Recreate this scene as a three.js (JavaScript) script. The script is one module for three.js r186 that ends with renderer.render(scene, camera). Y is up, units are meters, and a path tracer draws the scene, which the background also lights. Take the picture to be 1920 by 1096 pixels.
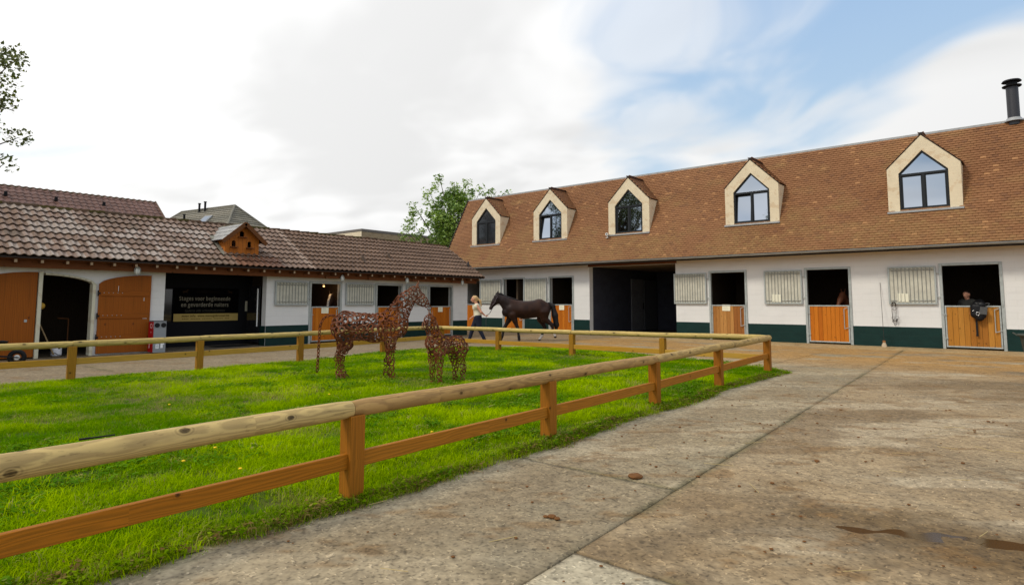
import * as THREE from 'three';
import { mergeGeometries, mergeVertices, toCreasedNormals } from 'three/addons/utils/BufferGeometryUtils.js';
import { RoundedBoxGeometry } from 'three/addons/geometries/RoundedBoxGeometry.js';
import { MeshSurfaceSampler } from 'three/addons/math/MeshSurfaceSampler.js';

// ------------------------------------------------------------------ helpers: random, noise
const V3 = THREE.Vector3, R = Math.PI / 180;
function rngOf(seed) { let s = seed >>> 0; return () => { s = (s + 0x6d2b79f5) | 0; let t = Math.imul(s ^ (s >>> 15), 1 | s); t = (t + Math.imul(t ^ (t >>> 7), 61 | t)) ^ t; return ((t ^ (t >>> 14)) >>> 0) / 4294967296; }; }
const rnd = rngOf(77);
const rr = (a, b) => a + (b - a) * rnd();
const clamp = (v, a = 0, b = 1) => Math.min(b, Math.max(a, v));
const sstep = (a, b, x) => { const t = clamp((x - a) / (b - a)); return t * t * (3 - 2 * t); };
const mix = (a, b, t) => a + (b - a) * t;
const mix3 = (a, b, t) => [mix(a[0], b[0], t), mix(a[1], b[1], t), mix(a[2], b[2], t)];
function hash2(x, y, s) { let h = Math.imul(x, 374761393) ^ Math.imul(y, 668265263) ^ Math.imul(s, 2147483647 ^ 0x5bd1e995); h = Math.imul(h ^ (h >>> 13), 1274126177); return ((h ^ (h >>> 16)) >>> 0) / 4294967296; }
function vnoise(x, y, s = 0, p = 0) {   // value noise, period p when given
  const xi = Math.floor(x), yi = Math.floor(y), fx = x - xi, fy = y - yi, u = fx * fx * (3 - 2 * fx), v = fy * fy * (3 - 2 * fy);
  const w = p ? (n) => ((n % p) + p) % p : (n) => n;
  const a = hash2(w(xi), w(yi), s), b = hash2(w(xi + 1), w(yi), s), c = hash2(w(xi), w(yi + 1), s), d = hash2(w(xi + 1), w(yi + 1), s);
  return a + (b - a) * u + (c - a) * v + (a - b - c + d) * u * v;
}
function fbm(x, y, s = 0, oct = 4, p = 0) { let a = 0.5, t = 0, n = 0; for (let i = 0; i < oct; i++) { t += a * vnoise(x, y, s + i * 17, p); n += a; x *= 2; y *= 2; p *= 2; a *= 0.5; } return t / n; }

// ------------------------------------------------------------------ camera
const scene = new THREE.Scene();
const camera = new THREE.PerspectiveCamera(50.67, 1920 / 1096, 0.1, 1500);
camera.position.set(20.218, 1.48, 24.905);
camera.up.set(0.05568, 0.99613, 0.06796);
camera.lookAt(20.218 - 0.64417, 1.48 + 0.08785, 24.905 - 0.75982);
camera.setViewOffset(1920, 1096, 0, 82.4, 1920, 1096);
camera.updateProjectionMatrix();
scene.add(camera);

// ------------------------------------------------------------------ sky: high broken cloud, blue gaps
const SUN = new V3(-0.30, 0.74, 0.66).normalize();
{
  const W = 2048, H = 1024, d = new Float32Array(W * H * 4);
  // large gaps between the cloud banks: direction (unit), angular size, strength
  const gaps = [[-0.27, 0.34, -0.92, 0.20, 0.95], [-0.14, 0.42, -0.9, 0.15, 0.9], [-0.47, 0.26, -0.86, 0.13, 0.62], [-0.52, 0.44, -0.73, 0.13, 0.5], [0.02, 0.43, -0.9, 0.12, 0.7], [-0.66, 0.72, -0.6, 0.22, 0.5], [0.35, 0.7, -1, 0.3, 0.55], [0.9, 0.55, 0.5, 0.4, 0.5], [-0.9, 0.9, 0.7, 0.35, 0.45], [0.2, 0.6, 1, 0.35, 0.4], [1, 0.35, -0.35, 0.3, 0.5]]
    .map(([x, y, z, s, k]) => { const v = new V3(x, y, z).normalize(); return [v.x, v.y, v.z, s, k]; });
  const banks = [[-0.03, 0.285, -0.95, 0.10, 0.85], [0.06, 0.22, -0.98, 0.14, 0.7], [-0.13, 0.215, -0.965, 0.10, 0.75], [-0.33, 0.18, -0.92, 0.09, 0.6], [-0.62, 0.22, -0.75, 0.14, 0.35], [0.6, 0.24, -1, 0.3, 0.4], [-0.95, 0.45, -0.75, 0.5, 0.35], [-1.0, 0.12, -0.5, 0.4, 0.3]].map(([x, y, z, s, k]) => { const v = new V3(x, y, z).normalize(); return [v.x, v.y, v.z, s, k]; });
  for (let j = 0; j < H; j++) {
    const el = ((j + 0.5) / H - 0.5) * Math.PI, y = Math.sin(el), c = Math.cos(el);
    for (let i = 0; i < W; i++) {
      const az = ((i + 0.5) / W - 0.5) * 2 * Math.PI, x = c * Math.cos(az), z = c * Math.sin(az), o = (j * W + i) * 4;
      let col;
      if (y < 0) col = [0.42, 0.38, 0.33];
      else {
        const q = 1 / (y + 0.16), px = x * q, pz = z * q;
        const wx = fbm(px * 1.1, pz * 1.1, 91, 3) - 0.5, wz = fbm(px * 1.1 + 9, pz * 1.1, 92, 3) - 0.5;
        let n = fbm(px * 0.95 + wx * 1.5 + 3, pz * 1.5 + wz * 1.5 + 7, 5, 7);
        let cov = 0.60 + 0.14 * (fbm(px * 0.5, pz * 0.5, 33, 2) - 0.5);
        for (const g of gaps) { const a = Math.acos(clamp(x * g[0] + y * g[1] + z * g[2], -1, 1)); cov -= g[4] * 0.58 * Math.exp(-(a * a) / (g[3] * g[3])); }
        for (const g of banks) { const a = Math.acos(clamp(x * g[0] + y * g[1] + z * g[2], -1, 1)); cov += g[4] * 0.55 * Math.exp(-(a * a) / (g[3] * g[3])); }
        cov += 0.12 * (1 - sstep(0, 0.22, y));
        const wisp = fbm(px * 3.4 + wx * 3.5, pz * 3.8 + wz * 3.5, 71, 6) - 0.5, cir = sstep(0.47, 0.72, fbm(px * 2.0 + 0.5 * pz + wx * 3 + 11, pz * 2.7 - 0.7 * px + wz * 3, 81, 7)), dens = Math.max(sstep(0.20, 0.80, n + cov - 0.45 + 0.62 * wisp), 0.62 * cir);
        const blue = mix3([0.52, 0.69, 0.84], [0.25, 0.43, 0.76], sstep(0.05, 0.75, y));
        const thick = fbm(px * 1.3 + 40 + wx, pz * 2.0 + wz, 61, 5);
        const sunny = 0.5 + 0.5 * (x * SUN.x + y * SUN.y + z * SUN.z);
        const k = mix(1.06, 0.87, sstep(0.44, 0.70, thick) * dens) * mix(0.70, 1.27, sunny);
        col = mix3(blue, [k, k * 0.995, k * 0.985], dens * 0.97);
      }
      d[o] = col[0]; d[o + 1] = col[1]; d[o + 2] = col[2]; d[o + 3] = 1;
    }
  }
  const t = new THREE.DataTexture(d, W, H, THREE.RGBAFormat, THREE.FloatType);
  t.mapping = THREE.EquirectangularReflectionMapping; t.magFilter = THREE.LinearFilter; t.minFilter = THREE.LinearFilter; t.needsUpdate = true;
  scene.background = t; scene.environment = t;
}
const sun = new THREE.DirectionalLight(new THREE.Color().setRGB(1, 0.92, 0.78), 2.0);
sun.position.copy(SUN).multiplyScalar(60).add(new V3(10, 0, 12)); sun.target.position.set(10, 0, 12);
sun.castShadow = true; sun.shadow.radius = 22; sun.shadow.mapSize.set(2048, 2048);
Object.assign(sun.shadow.camera, { left: -40, right: 40, top: 40, bottom: -40, near: 1, far: 160 });
scene.add(sun, sun.target);

const renderer = new THREE.WebGLRenderer({ antialias: true });
renderer.setSize(1024, 584); renderer.toneMapping = THREE.LinearToneMapping; renderer.toneMappingExposure = 1.0;
renderer.shadowMap.enabled = true;

// ------------------------------------------------------------------ naming
const used = new Map();
function numbered(n) { const k = used.get(n) || 0; used.set(n, k + 1); return k ? n + '_' + String(k).padStart(3, '0') : n; }
function tag(o, label, category, group) { o.userData.label = label; o.userData.category = category; if (group) o.userData.group = group; return o; }
function thing(name, label, category, pos = [0, 0, 0], group) { const g = new THREE.Group(); g.name = numbered(name); g.position.set(...pos); scene.add(g); return tag(g, label, category, group); }
function mesh(name, geo, mat, parent = scene, pos) {
  const m = new THREE.Mesh(geo, mat); m.name = numbered(name); m.castShadow = m.receiveShadow = true;
  if (pos) m.position.set(...pos); parent.add(m); return m;
}
function structure(name, geo, mat, pos) { const m = mesh(name, geo, mat, scene, pos); m.userData.kind = 'structure'; return m; }
// a thing whose parts were written in world coordinates gets its group at its own base
function rebase(g, x, y, z) { for (const c of g.children) c.position.sub(new V3(x, y, z)); g.position.add(new V3(x, y, z)); return g; }

// ------------------------------------------------------------------ geometry helpers
function uvBox(g, s = 1, ox = 0, oy = 0) {   // uv in metres by the dominant axis of each face
  if (g.index) g = g.toNonIndexed();
  const p = g.attributes.position, uv = new Float32Array(p.count * 2), a = new V3(), b = new V3(), c = new V3();
  for (let i = 0; i < p.count; i += 3) {
    a.fromBufferAttribute(p, i); b.fromBufferAttribute(p, i + 1); c.fromBufferAttribute(p, i + 2);
    const n = b.clone().sub(a).cross(c.clone().sub(a)), ax = Math.abs(n.x), ay = Math.abs(n.y), az = Math.abs(n.z);
    [a, b, c].forEach((v, k) => { const [u, w] = ax > ay && ax > az ? [v.z, v.y] : ay > az ? [v.x, v.z] : [v.x, v.y]; uv[(i + k) * 2] = u * s + ox; uv[(i + k) * 2 + 1] = w * s + oy; });
  }
  g.setAttribute('uv', new THREE.BufferAttribute(uv, 2)); return g;
}
// uv with v along the grain axis, u round the section
function uvGrain(g, axis, off = 0) {
  if (g.index) g = g.toNonIndexed();
  const p = g.attributes.position, uv = new Float32Array(p.count * 2), v = new V3(), o1 = (axis + 1) % 3, o2 = (axis + 2) % 3;
  for (let i = 0; i < p.count; i++) { v.fromBufferAttribute(p, i); const e = [v.x, v.y, v.z]; uv[i * 2] = (e[o1] + e[o2]) * 2 + off * 1.37; uv[i * 2 + 1] = e[axis] * 0.5 + off; }
  g.setAttribute('uv', new THREE.BufferAttribute(uv, 2)); return g;
}
function box(x0, x1, y0, y1, z0, z1) { const g = new THREE.BoxGeometry(x1 - x0, y1 - y0, z1 - z0); g.translate((x0 + x1) / 2, (y0 + y1) / 2, (z0 + z1) / 2); return g; }
function rbox(x0, x1, y0, y1, z0, z1, r = 0.008) { const g = new RoundedBoxGeometry(x1 - x0, y1 - y0, z1 - z0, 2, r); g.translate((x0 + x1) / 2, (y0 + y1) / 2, (z0 + z1) / 2); return g; }
function strip(g) { for (const k of Object.keys(g.attributes)) if (!['position', 'normal', 'uv', 'color'].includes(k)) g.deleteAttribute(k); return g; }
function merge(list) { const l = list.map((g) => strip(g.index ? g.toNonIndexed() : g)); const keys = l.reduce((a, g) => a.filter((k) => g.attributes[k]), Object.keys(l[0].attributes)); for (const g of l) for (const k of Object.keys(g.attributes)) if (!keys.includes(k)) g.deleteAttribute(k); return mergeGeometries(l, false); }
function bar(a, b, r0, r1 = r0, seg = 8) { const A = new V3(...a), B = new V3(...b), d = B.clone().sub(A), g = new THREE.CylinderGeometry(r1, r0, d.length(), seg, 1); g.applyQuaternion(new THREE.Quaternion().setFromUnitVectors(new V3(0, 1, 0), d.clone().normalize())); const m = A.add(B).multiplyScalar(0.5); g.translate(m.x, m.y, m.z); return g; }
function tube(pts, r, seg = 24, rad = 6, closed = false) { return new THREE.TubeGeometry(new THREE.CatmullRomCurve3(pts.map((p) => new V3(...p)), closed), seg, r, rad, closed); }
function quadGeo(pts) { const g = new THREE.BufferGeometry(); const p = []; for (let i = 1; i < pts.length - 1; i++) p.push(...pts[0], ...pts[i], ...pts[i + 1]); g.setAttribute('position', new THREE.Float32BufferAttribute(p, 3)); g.computeVertexNormals(); return uvBox(g); }
function shapeOf(pts) { const s = new THREE.Shape(); pts.forEach(([x, y], i) => (i ? s.lineTo(x, y) : s.moveTo(x, y))); return s; }
function pathOf(pts) { const s = new THREE.Path(); pts.forEach(([x, y], i) => (i ? s.lineTo(x, y) : s.moveTo(x, y))); return s; }
function extrude(shape, depth, bevel = 0) { return new THREE.ExtrudeGeometry(shape, { depth, bevelEnabled: bevel > 0, bevelSize: bevel, bevelThickness: bevel, bevelSegments: 1, curveSegments: 14 }); }

// naive surface nets of a field f(x, y, z) > 0 inside
function surfaceNet(f, lo, hi, cell) {
  const n = [0, 1, 2].map((i) => Math.max(3, Math.ceil((hi[i] - lo[i]) / cell) + 1)), [nx, ny, nz] = n, F = new Float32Array(nx * ny * nz);
  for (let k = 0, q = 0; k < nz; k++) for (let j = 0; j < ny; j++) for (let i = 0; i < nx; i++, q++) F[q] = f(lo[0] + i * cell, lo[1] + j * cell, lo[2] + k * cell);
  const id = new Int32Array(nx * ny * nz).fill(-1), P = [], I = [], st = [1, nx, nx * ny];
  for (let k = 0; k < nz - 1; k++) for (let j = 0; j < ny - 1; j++) for (let i = 0; i < nx - 1; i++) {
    const b = i + j * nx + k * nx * ny; let m = 0;
    for (let c = 0; c < 8; c++) if (F[b + (c & 1) + ((c >> 1) & 1) * nx + (c >> 2) * nx * ny] > 0) m |= 1 << c;
    if (!m || m === 255) continue;
    let sx = 0, sy = 0, sz = 0, cnt = 0;
    for (let c = 0; c < 8; c++) for (let a = 0; a < 3; a++) {
      if (c & (1 << a)) continue; const c2 = c | (1 << a);
      if (((m >> c) & 1) === ((m >> c2) & 1)) continue;
      const f0 = F[b + (c & 1) + ((c >> 1) & 1) * nx + (c >> 2) * nx * ny], f1 = F[b + (c2 & 1) + ((c2 >> 1) & 1) * nx + (c2 >> 2) * nx * ny], t = f0 / (f0 - f1);
      const e = [c & 1, (c >> 1) & 1, c >> 2]; e[a] += t; sx += e[0]; sy += e[1]; sz += e[2]; cnt++;
    }
    id[b] = P.length / 3; P.push(lo[0] + (i + sx / cnt) * cell, lo[1] + (j + sy / cnt) * cell, lo[2] + (k + sz / cnt) * cell);
  }
  for (let k = 1; k < nz - 1; k++) for (let j = 1; j < ny - 1; j++) for (let i = 1; i < nx - 1; i++) {
    const b = i + j * nx + k * nx * ny;
    for (let a = 0; a < 3; a++) {
      const in0 = F[b] > 0, in1 = F[b + st[a]] > 0; if (in0 === in1) continue;
      const u = st[(a + 1) % 3], v = st[(a + 2) % 3], q = [id[b], id[b - u], id[b - u - v], id[b - v]];
      if (q.some((x) => x < 0)) continue;
      if (in0) I.push(q[0], q[1], q[2], q[0], q[2], q[3]); else I.push(q[0], q[2], q[1], q[0], q[3], q[2]);
    }
  }
  const g = new THREE.BufferGeometry(); g.setAttribute('position', new THREE.Float32BufferAttribute(P, 3)); g.setIndex(I); g.computeVertexNormals(); return g;
}
// bones: [ax, ay, az, bx, by, bz, ra, rb], joined with a smooth minimum
function boneField(bones, k = 0.04, grow = 0) {
  const B = bones.map((b) => { const d = [b[3] - b[0], b[4] - b[1], b[5] - b[2]]; return [...b, ...d, d[0] * d[0] + d[1] * d[1] + d[2] * d[2] + 1e-9]; });
  return (x, y, z) => {
    let s = 0, best = 1e9; const L = [];
    for (const b of B) {
      const t = clamp(((x - b[0]) * b[8] + (y - b[1]) * b[9] + (z - b[2]) * b[10]) / b[11]);
      const dx = x - b[0] - b[8] * t, dy = y - b[1] - b[9] * t, dz = z - b[2] - b[10] * t;
      const d = Math.sqrt(dx * dx + dy * dy + dz * dz) - (b[6] + (b[7] - b[6]) * t); L.push(d); if (d < best) best = d;
    }
    for (const d of L) s += Math.exp(-(d - best) / k * 2.2);
    return -(best - (Math.log(s) * k) / 2.2) + grow;
  };
}
function paint(g, fn) { const p = g.attributes.position, c = new Float32Array(p.count * 3); for (let i = 0; i < p.count; i++) { const q = fn(p.getX(i), p.getY(i), p.getZ(i)); c[i * 3] = q[0]; c[i * 3 + 1] = q[1]; c[i * 3 + 2] = q[2]; } g.setAttribute('color', new THREE.BufferAttribute(c, 3)); return g; }

// ------------------------------------------------------------------ textures
const lin2s = (v) => { v = clamp(v); return 255 * (v <= 0.0031308 ? 12.92 * v : 1.055 * Math.pow(v, 1 / 2.4) - 0.055); };
function colorTex(w, h, fn) { const d = new Uint8Array(w * h * 4); for (let y = 0; y < h; y++) for (let x = 0; x < w; x++) { const c = fn(x / w, y / h), o = (y * w + x) * 4; d[o] = lin2s(c[0]); d[o + 1] = lin2s(c[1]); d[o + 2] = lin2s(c[2]); d[o + 3] = 255; } const t = new THREE.DataTexture(d, w, h); t.colorSpace = THREE.SRGBColorSpace; return setTex(t); }
function grayTex(w, h, fn) { const d = new Uint8Array(w * h * 4); for (let y = 0; y < h; y++) for (let x = 0; x < w; x++) { const c = 255 * clamp(fn(x / w, y / h)), o = (y * w + x) * 4; d[o] = d[o + 1] = d[o + 2] = c; d[o + 3] = 255; } return setTex(new THREE.DataTexture(d, w, h)); }
function setTex(t) { t.wrapS = t.wrapT = THREE.RepeatWrapping; t.magFilter = THREE.LinearFilter; t.minFilter = THREE.LinearFilter; t.needsUpdate = true; return t; }
function canvasTex(w, h, draw) { const c = document.createElement('canvas'); c.width = w; c.height = h; draw(c.getContext('2d'), w, h); const t = new THREE.CanvasTexture(c); t.colorSpace = THREE.SRGBColorSpace; t.magFilter = THREE.LinearFilter; return t; }
const std = (o) => new THREE.MeshPhysicalMaterial({ specularIntensity: o.metalness || (o.roughness || 1) < 0.3 ? 1 : 0.4, ...o }), lin = (r, g, b) => new THREE.Color().setRGB(r, g, b);

// aggregate of exposed stones in worn concrete: about 1 on average, multiplies vertex colours
const agg = (u, v) => {
  const f = fbm(u * 24, v * 24, 3, 3, 24), m = vnoise(u * 64, v * 64, 8, 64), s = vnoise(u * 150, v * 150, 9, 150), t = vnoise(u * 130, v * 130, 12, 130);
  let k = 0.46 + 0.30 * f + 0.40 * m + 0.38 * s; if (t > 0.80 && m > 0.3) k += 1.5 * sstep(0.80, 0.88, t); if (s < 0.18) k -= 0.22; k = Math.max(k, 0.3); return [k, f, m, t];
};
const T_agg = colorTex(1024, 1024, (u, v) => { const [k, f] = agg(u, v); return [k * 0.62, k * 0.62 * (0.985 + 0.03 * f), k * 0.62 * (0.96 + 0.06 * f)]; });
const T_aggB = grayTex(1024, 1024, (u, v) => { const [k] = agg(u, v); return 0.2 + k * 0.4; });
const T_aggR = grayTex(512, 512, (u, v) => 0.62 + 0.3 * fbm(u * 30, v * 30, 41, 3, 30));
// sawn timber, grain along v, tile 1 x 1
const woodF = (u, v, s) => { const w = fbm(u * 4, v * 3, s, 3, 0) ; const e = Math.sin((u * 22 + 5 * fbm(u * 6, v * 1.6, s + 5, 3) + w * 3) * 6.283); const fine = vnoise(u * 180, v * 9, s + 9, 0); return [e, fine, w]; };
const knotF = (u, v, list, asp = 4) => { let k = 0, ring = 0; for (const [ku, kv, kr] of list) { let du = Math.abs(u - ku); du = Math.min(du, 1 - du); let dv = Math.abs(v - kv); dv = Math.min(dv, 1 - dv); const d = Math.hypot(du, dv * asp) / kr; k = Math.max(k, 1 - sstep(0.55, 1.0, d)); ring = Math.max(ring, (1 - sstep(0.8, 2.6, d)) * (0.5 + 0.5 * Math.sin(d * 9))); } return [k, ring]; };
const KN = [[0.2, 0.13, 0.035], [0.7, 0.38, 0.028], [0.42, 0.66, 0.04], [0.9, 0.84, 0.03]];
const T_wood = colorTex(512, 1024, (u, v) => { const [e, f, w] = woodF(u, v, 3), [k, r] = knotF(u, v, KN); const t = clamp(0.92 + 0.16 * e * (0.4 + w) - 0.18 * f + 0.12 * (w - 0.5) - 0.5 * k - 0.22 * r, 0.15, 1); return [t, t * (0.97 - 0.03 * e), t * (0.93 - 0.08 * k)]; });
// round rail: pale peeled pine, long cathedral grain and dark whorls
const T_rail = colorTex(512, 2048, (u, v) => {
  const w = fbm(u * 3, v * 5, 60, 4, 0), seam = sstep(0, 0.03, u) * sstep(1, 0.97, u);
  const e = Math.sin((Math.sin(u * 6.283) * 2.2 + Math.cos(u * 12.57) * 0.8 + 3.8 * fbm(Math.sin(u * 6.283) * 1.5 + 4, v * 7, 63, 4) + v * 5) * 6.283);
  const [k, r] = knotF(u, v, [[0.18, 0.07, 0.04], [0.52, 0.075, 0.05], [0.8, 0.068, 0.04], [0.3, 0.27, 0.035], [0.65, 0.265, 0.045], [0.1, 0.46, 0.04], [0.45, 0.47, 0.05], [0.76, 0.455, 0.04], [0.25, 0.66, 0.045], [0.6, 0.67, 0.035], [0.9, 0.655, 0.045], [0.38, 0.87, 0.045], [0.72, 0.88, 0.05]], 5.5);
  const g = vnoise(u * 140, v * 26, 71, 0), spot = sstep(0.72, 0.86, fbm(u * 30, v * 110, 78, 2)) * 0.16;
  let t = 0.74 + 0.27 * sstep(-0.6, 0.9, e) - 0.1 * g + 0.26 * (w - 0.5) - 0.5 * k - 0.34 * r - spot; t = clamp(t, 0.12, 1);
  return [t, t * (0.985 - 0.06 * k - 0.015 * (1 - e)), t * (0.95 - 0.12 * k + 0.05 * w)];
});
const T_woodB = grayTex(512, 1024, (u, v) => { const [e, f] = woodF(u, v, 3), [k] = knotF(u, v, KN); return 0.5 + 0.16 * e - 0.3 * f - 0.2 * k; });
// painted block masonry, 2 x 2 m: courses of 0.2 m, blocks of 0.5 m
const blockD = (u, v) => { const r = Math.floor(v * 10), y = (v * 10) % 1, x = (u * 4 + (r % 2) * 0.5) % 1; return Math.min(Math.min(y, 1 - y) * 0.2, Math.min(x, 1 - x) * 0.5); };
const T_wallB = grayTex(1024, 1024, (u, v) => { const r = Math.floor(v * 10), x = Math.floor(u * 4 + (r % 2) * 0.5) % 4; return 0.35 + 0.32 * sstep(0.002, 0.010, blockD(u, v)) + 0.1 * hash2(x, r, 4) + 0.22 * fbm(u * 40, v * 40, 7, 3, 40); });
const T_wall = colorTex(1024, 1024, (u, v) => { const n = fbm(u * 8, v * 8, 21, 5, 8), m = fbm(u * 3, v * 12, 23, 4, 0), r = Math.floor(v * 10), x = Math.floor(u * 4 + (r % 2) * 0.5) % 4; let k = 0.95 + 0.04 * n - 0.035 * sstep(0.62, 0.8, m) + 0.02 * (hash2(x, r, 9) - 0.5); k -= 0.07 * (1 - sstep(0.001, 0.006, blockD(u, v))); return [k, k * 0.993, k * 0.975]; });
const T_cream = colorTex(512, 512, (u, v) => { const n = fbm(u * 5, v * 5, 31, 5, 5), g = vnoise(u * 6, v * 120, 34, 0), s = sstep(0.6, 0.75, fbm(u * 7, v * 7, 37, 4, 7)); const k = 0.88 + 0.14 * n - 0.08 * g; return [k - 0.1 * s, k * 0.985 - 0.16 * s, k * 0.96 - 0.2 * s]; });
const T_rust = colorTex(256, 256, (u, v) => { const n = fbm(u * 6, v * 6, 51, 4, 6), s = sstep(0.5, 0.7, fbm(u * 14, v * 14, 53, 3, 14)); return mix3([0.7, 0.62, 0.55], [1, 0.85, 0.75], n).map((q, i) => q * (1 - 0.35 * s * (0.6 + 0.2 * i))); });
const T_tile = colorTex(256, 256, (u, v) => { const n = fbm(u * 5, v * 5, 81, 4, 5), s = sstep(0.58, 0.72, fbm(u * 9, v * 9, 83, 4, 9)), d = sstep(0.62, 0.78, fbm(u * 12, v * 12, 85, 3, 12)); const k = 0.72 + 0.3 * n - 0.3 * d; return [k + 0.12 * s, k + 0.13 * s, k + 0.1 * s]; });
const T_speck = colorTex(512, 512, (u, v) => { const n = fbm(u * 9, v * 9, 96, 5, 9), f = vnoise(u * 120, v * 120, 97, 120); const k = 0.72 + 0.36 * n + 0.12 * (f - 0.5); return [k, k, k]; });

// ------------------------------------------------------------------ materials
const rep = (t, x, y = x) => { const c = t.clone(); c.repeat.set(x, y); c.needsUpdate = true; return c; };
const M = {
  wall: std({ color: lin(0.75, 0.745, 0.73), map: rep(T_wall, 0.5), bumpMap: rep(T_wallB, 0.5), bumpScale: 0.006, roughness: 0.75 }),
  plinth: std({ color: lin(0.005, 0.029, 0.025), map: rep(T_speck, 0.7), bumpMap: rep(T_wallB, 0.5), bumpScale: 0.006, roughness: 0.5 }),
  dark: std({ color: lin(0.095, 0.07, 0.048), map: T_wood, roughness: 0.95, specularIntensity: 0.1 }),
  navy: std({ color: lin(0.05, 0.052, 0.068), map: rep(T_speck, 0.5), roughness: 0.9, specularIntensity: 0.15 }),
  galv: std({ color: lin(0.43, 0.46, 0.44), map: rep(T_speck, 1.5), metalness: 0.35, roughness: 0.5 }),
  barSteel: std({ color: lin(0.27, 0.28, 0.26), metalness: 0.3, roughness: 0.55 }),
  zinc: std({ color: lin(0.36, 0.36, 0.35), map: rep(T_speck, 1), metalness: 0.4, roughness: 0.45 }),
  panel: std({ color: lin(0.60, 0.58, 0.48), map: rep(T_speck, 0.8), roughness: 0.7 }),
  soffit: std({ color: lin(0.20, 0.07, 0.022), map: T_wood, roughness: 0.7 }),
  fascia: std({ color: lin(0.03, 0.02, 0.016), map: T_wood, roughness: 0.6 }),
  pine: std({ color: lin(0.50, 0.235, 0.05), map: T_wood, roughness: 0.7 }),
  rafter: std({ color: lin(0.16, 0.062, 0.02), map: T_wood, roughness: 0.75 }),
  barn: std({ color: lin(0.33, 0.092, 0.005), map: rep(T_wood, 0.7, 0.35), bumpMap: T_woodB, bumpScale: 0.001, roughness: 0.6 }),
  cream: std({ color: lin(0.78, 0.67, 0.48), map: rep(T_cream, 0.9), roughness: 0.75 }),
  trimPaint: std({ color: lin(0.66, 0.64, 0.50), map: rep(T_cream, 1.2), roughness: 0.6 }),
  frame: std({ color: lin(0.018, 0.02, 0.022), roughness: 0.4 }),
  glass: std({ color: lin(0.40, 0.44, 0.50), metalness: 1, roughness: 0.025 }),
  glassDark: new THREE.MeshPhysicalMaterial({ color: lin(0.015, 0.015, 0.017), roughness: 0.05, ior: 1.6 }),
  deck: std({ color: lin(0.05, 0.035, 0.028), roughness: 0.9 }),
  clay: std({ color: lin(1, 1, 1), map: T_speck, roughness: 0.72 }),
  pantile: [0, 1, 2, 3, 4, 5].map((i) => std({ color: lin(...[[0.215, 0.135, 0.092], [0.175, 0.108, 0.07], [0.265, 0.185, 0.14], [0.145, 0.095, 0.062], [0.19, 0.115, 0.072], [0.33, 0.26, 0.21]][i]), map: T_tile, roughness: [0.45, 0.5, 0.4, 0.6, 0.5, 0.34][i], specularIntensity: 0.8 })),
  pantileStuff: std({ color: lin(1, 1, 1), map: T_tile, roughness: 0.5 }),
  moss: std({ color: lin(0.12, 0.10, 0.035), map: T_tile, roughness: 0.95 }),
  rust: [0, 1, 2, 3].map((i) => std({ color: lin(...[[0.19, 0.060, 0.020], [0.25, 0.085, 0.032], [0.13, 0.042, 0.015], [0.30, 0.15, 0.095]][i]), map: T_rust, roughness: [0.6, 0.65, 0.6, 0.5][i] })),
  black: std({ color: lin(0.009, 0.009, 0.010), roughness: 0.6 }),
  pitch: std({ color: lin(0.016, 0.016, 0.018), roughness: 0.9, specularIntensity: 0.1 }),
  rubber: std({ color: lin(0.07, 0.075, 0.06), map: T_speck, roughness: 0.8 }),
  white: std({ color: lin(0.75, 0.75, 0.72), roughness: 0.6 }),
  paper: std({ color: lin(0.78, 0.76, 0.6), roughness: 0.8 }),
  stain: std({ color: lin(0.42, 0.4, 0.35), roughness: 0.5 }),
  bark: std({ color: lin(0.10, 0.075, 0.05), map: T_speck, bumpMap: T_woodB, bumpScale: 0.01, roughness: 0.95 }),
};
function woodMat(r, g, b, tex = T_wood, rough = 0.62) { return std({ color: lin(r, g, b), map: tex, bumpMap: T_woodB, bumpScale: 0.0012, roughness: rough }); }
M.plankOrange = [[0.58, 0.17, 0.008], [0.52, 0.145, 0.006], [0.64, 0.20, 0.012]].map((c) => woodMat(...c));
M.plankPale = [[0.47, 0.215, 0.055], [0.36, 0.135, 0.03], [0.55, 0.27, 0.075], [0.40, 0.17, 0.04]].map((c) => woodMat(...c));
M.plankGold = [[0.50, 0.215, 0.03], [0.42, 0.165, 0.022], [0.55, 0.25, 0.04]].map((c) => woodMat(...c));
M.railPale = [[0.58, 0.43, 0.17], [0.46, 0.285, 0.10], [0.52, 0.36, 0.13]].map((c) => std({ color: lin(...c), map: T_rail, roughness: 0.6 }));
M.railFar = [[0.58, 0.43, 0.14], [0.52, 0.37, 0.11]].map((c) => std({ color: lin(...c), map: T_rail, roughness: 0.6 }));
M.postRed = [[0.33, 0.118, 0.006], [0.36, 0.135, 0.008]].map((c) => woodMat(...c));
M.boardRed = [[0.40, 0.145, 0.006], [0.44, 0.17, 0.012]].map((c) => woodMat(...c));
M.postGold = [[0.37, 0.18, 0.012], [0.32, 0.15, 0.010]].map((c) => woodMat(...c));
M.boardGold = [[0.52, 0.28, 0.03], [0.55, 0.32, 0.05]].map((c) => woodMat(...c));

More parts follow.
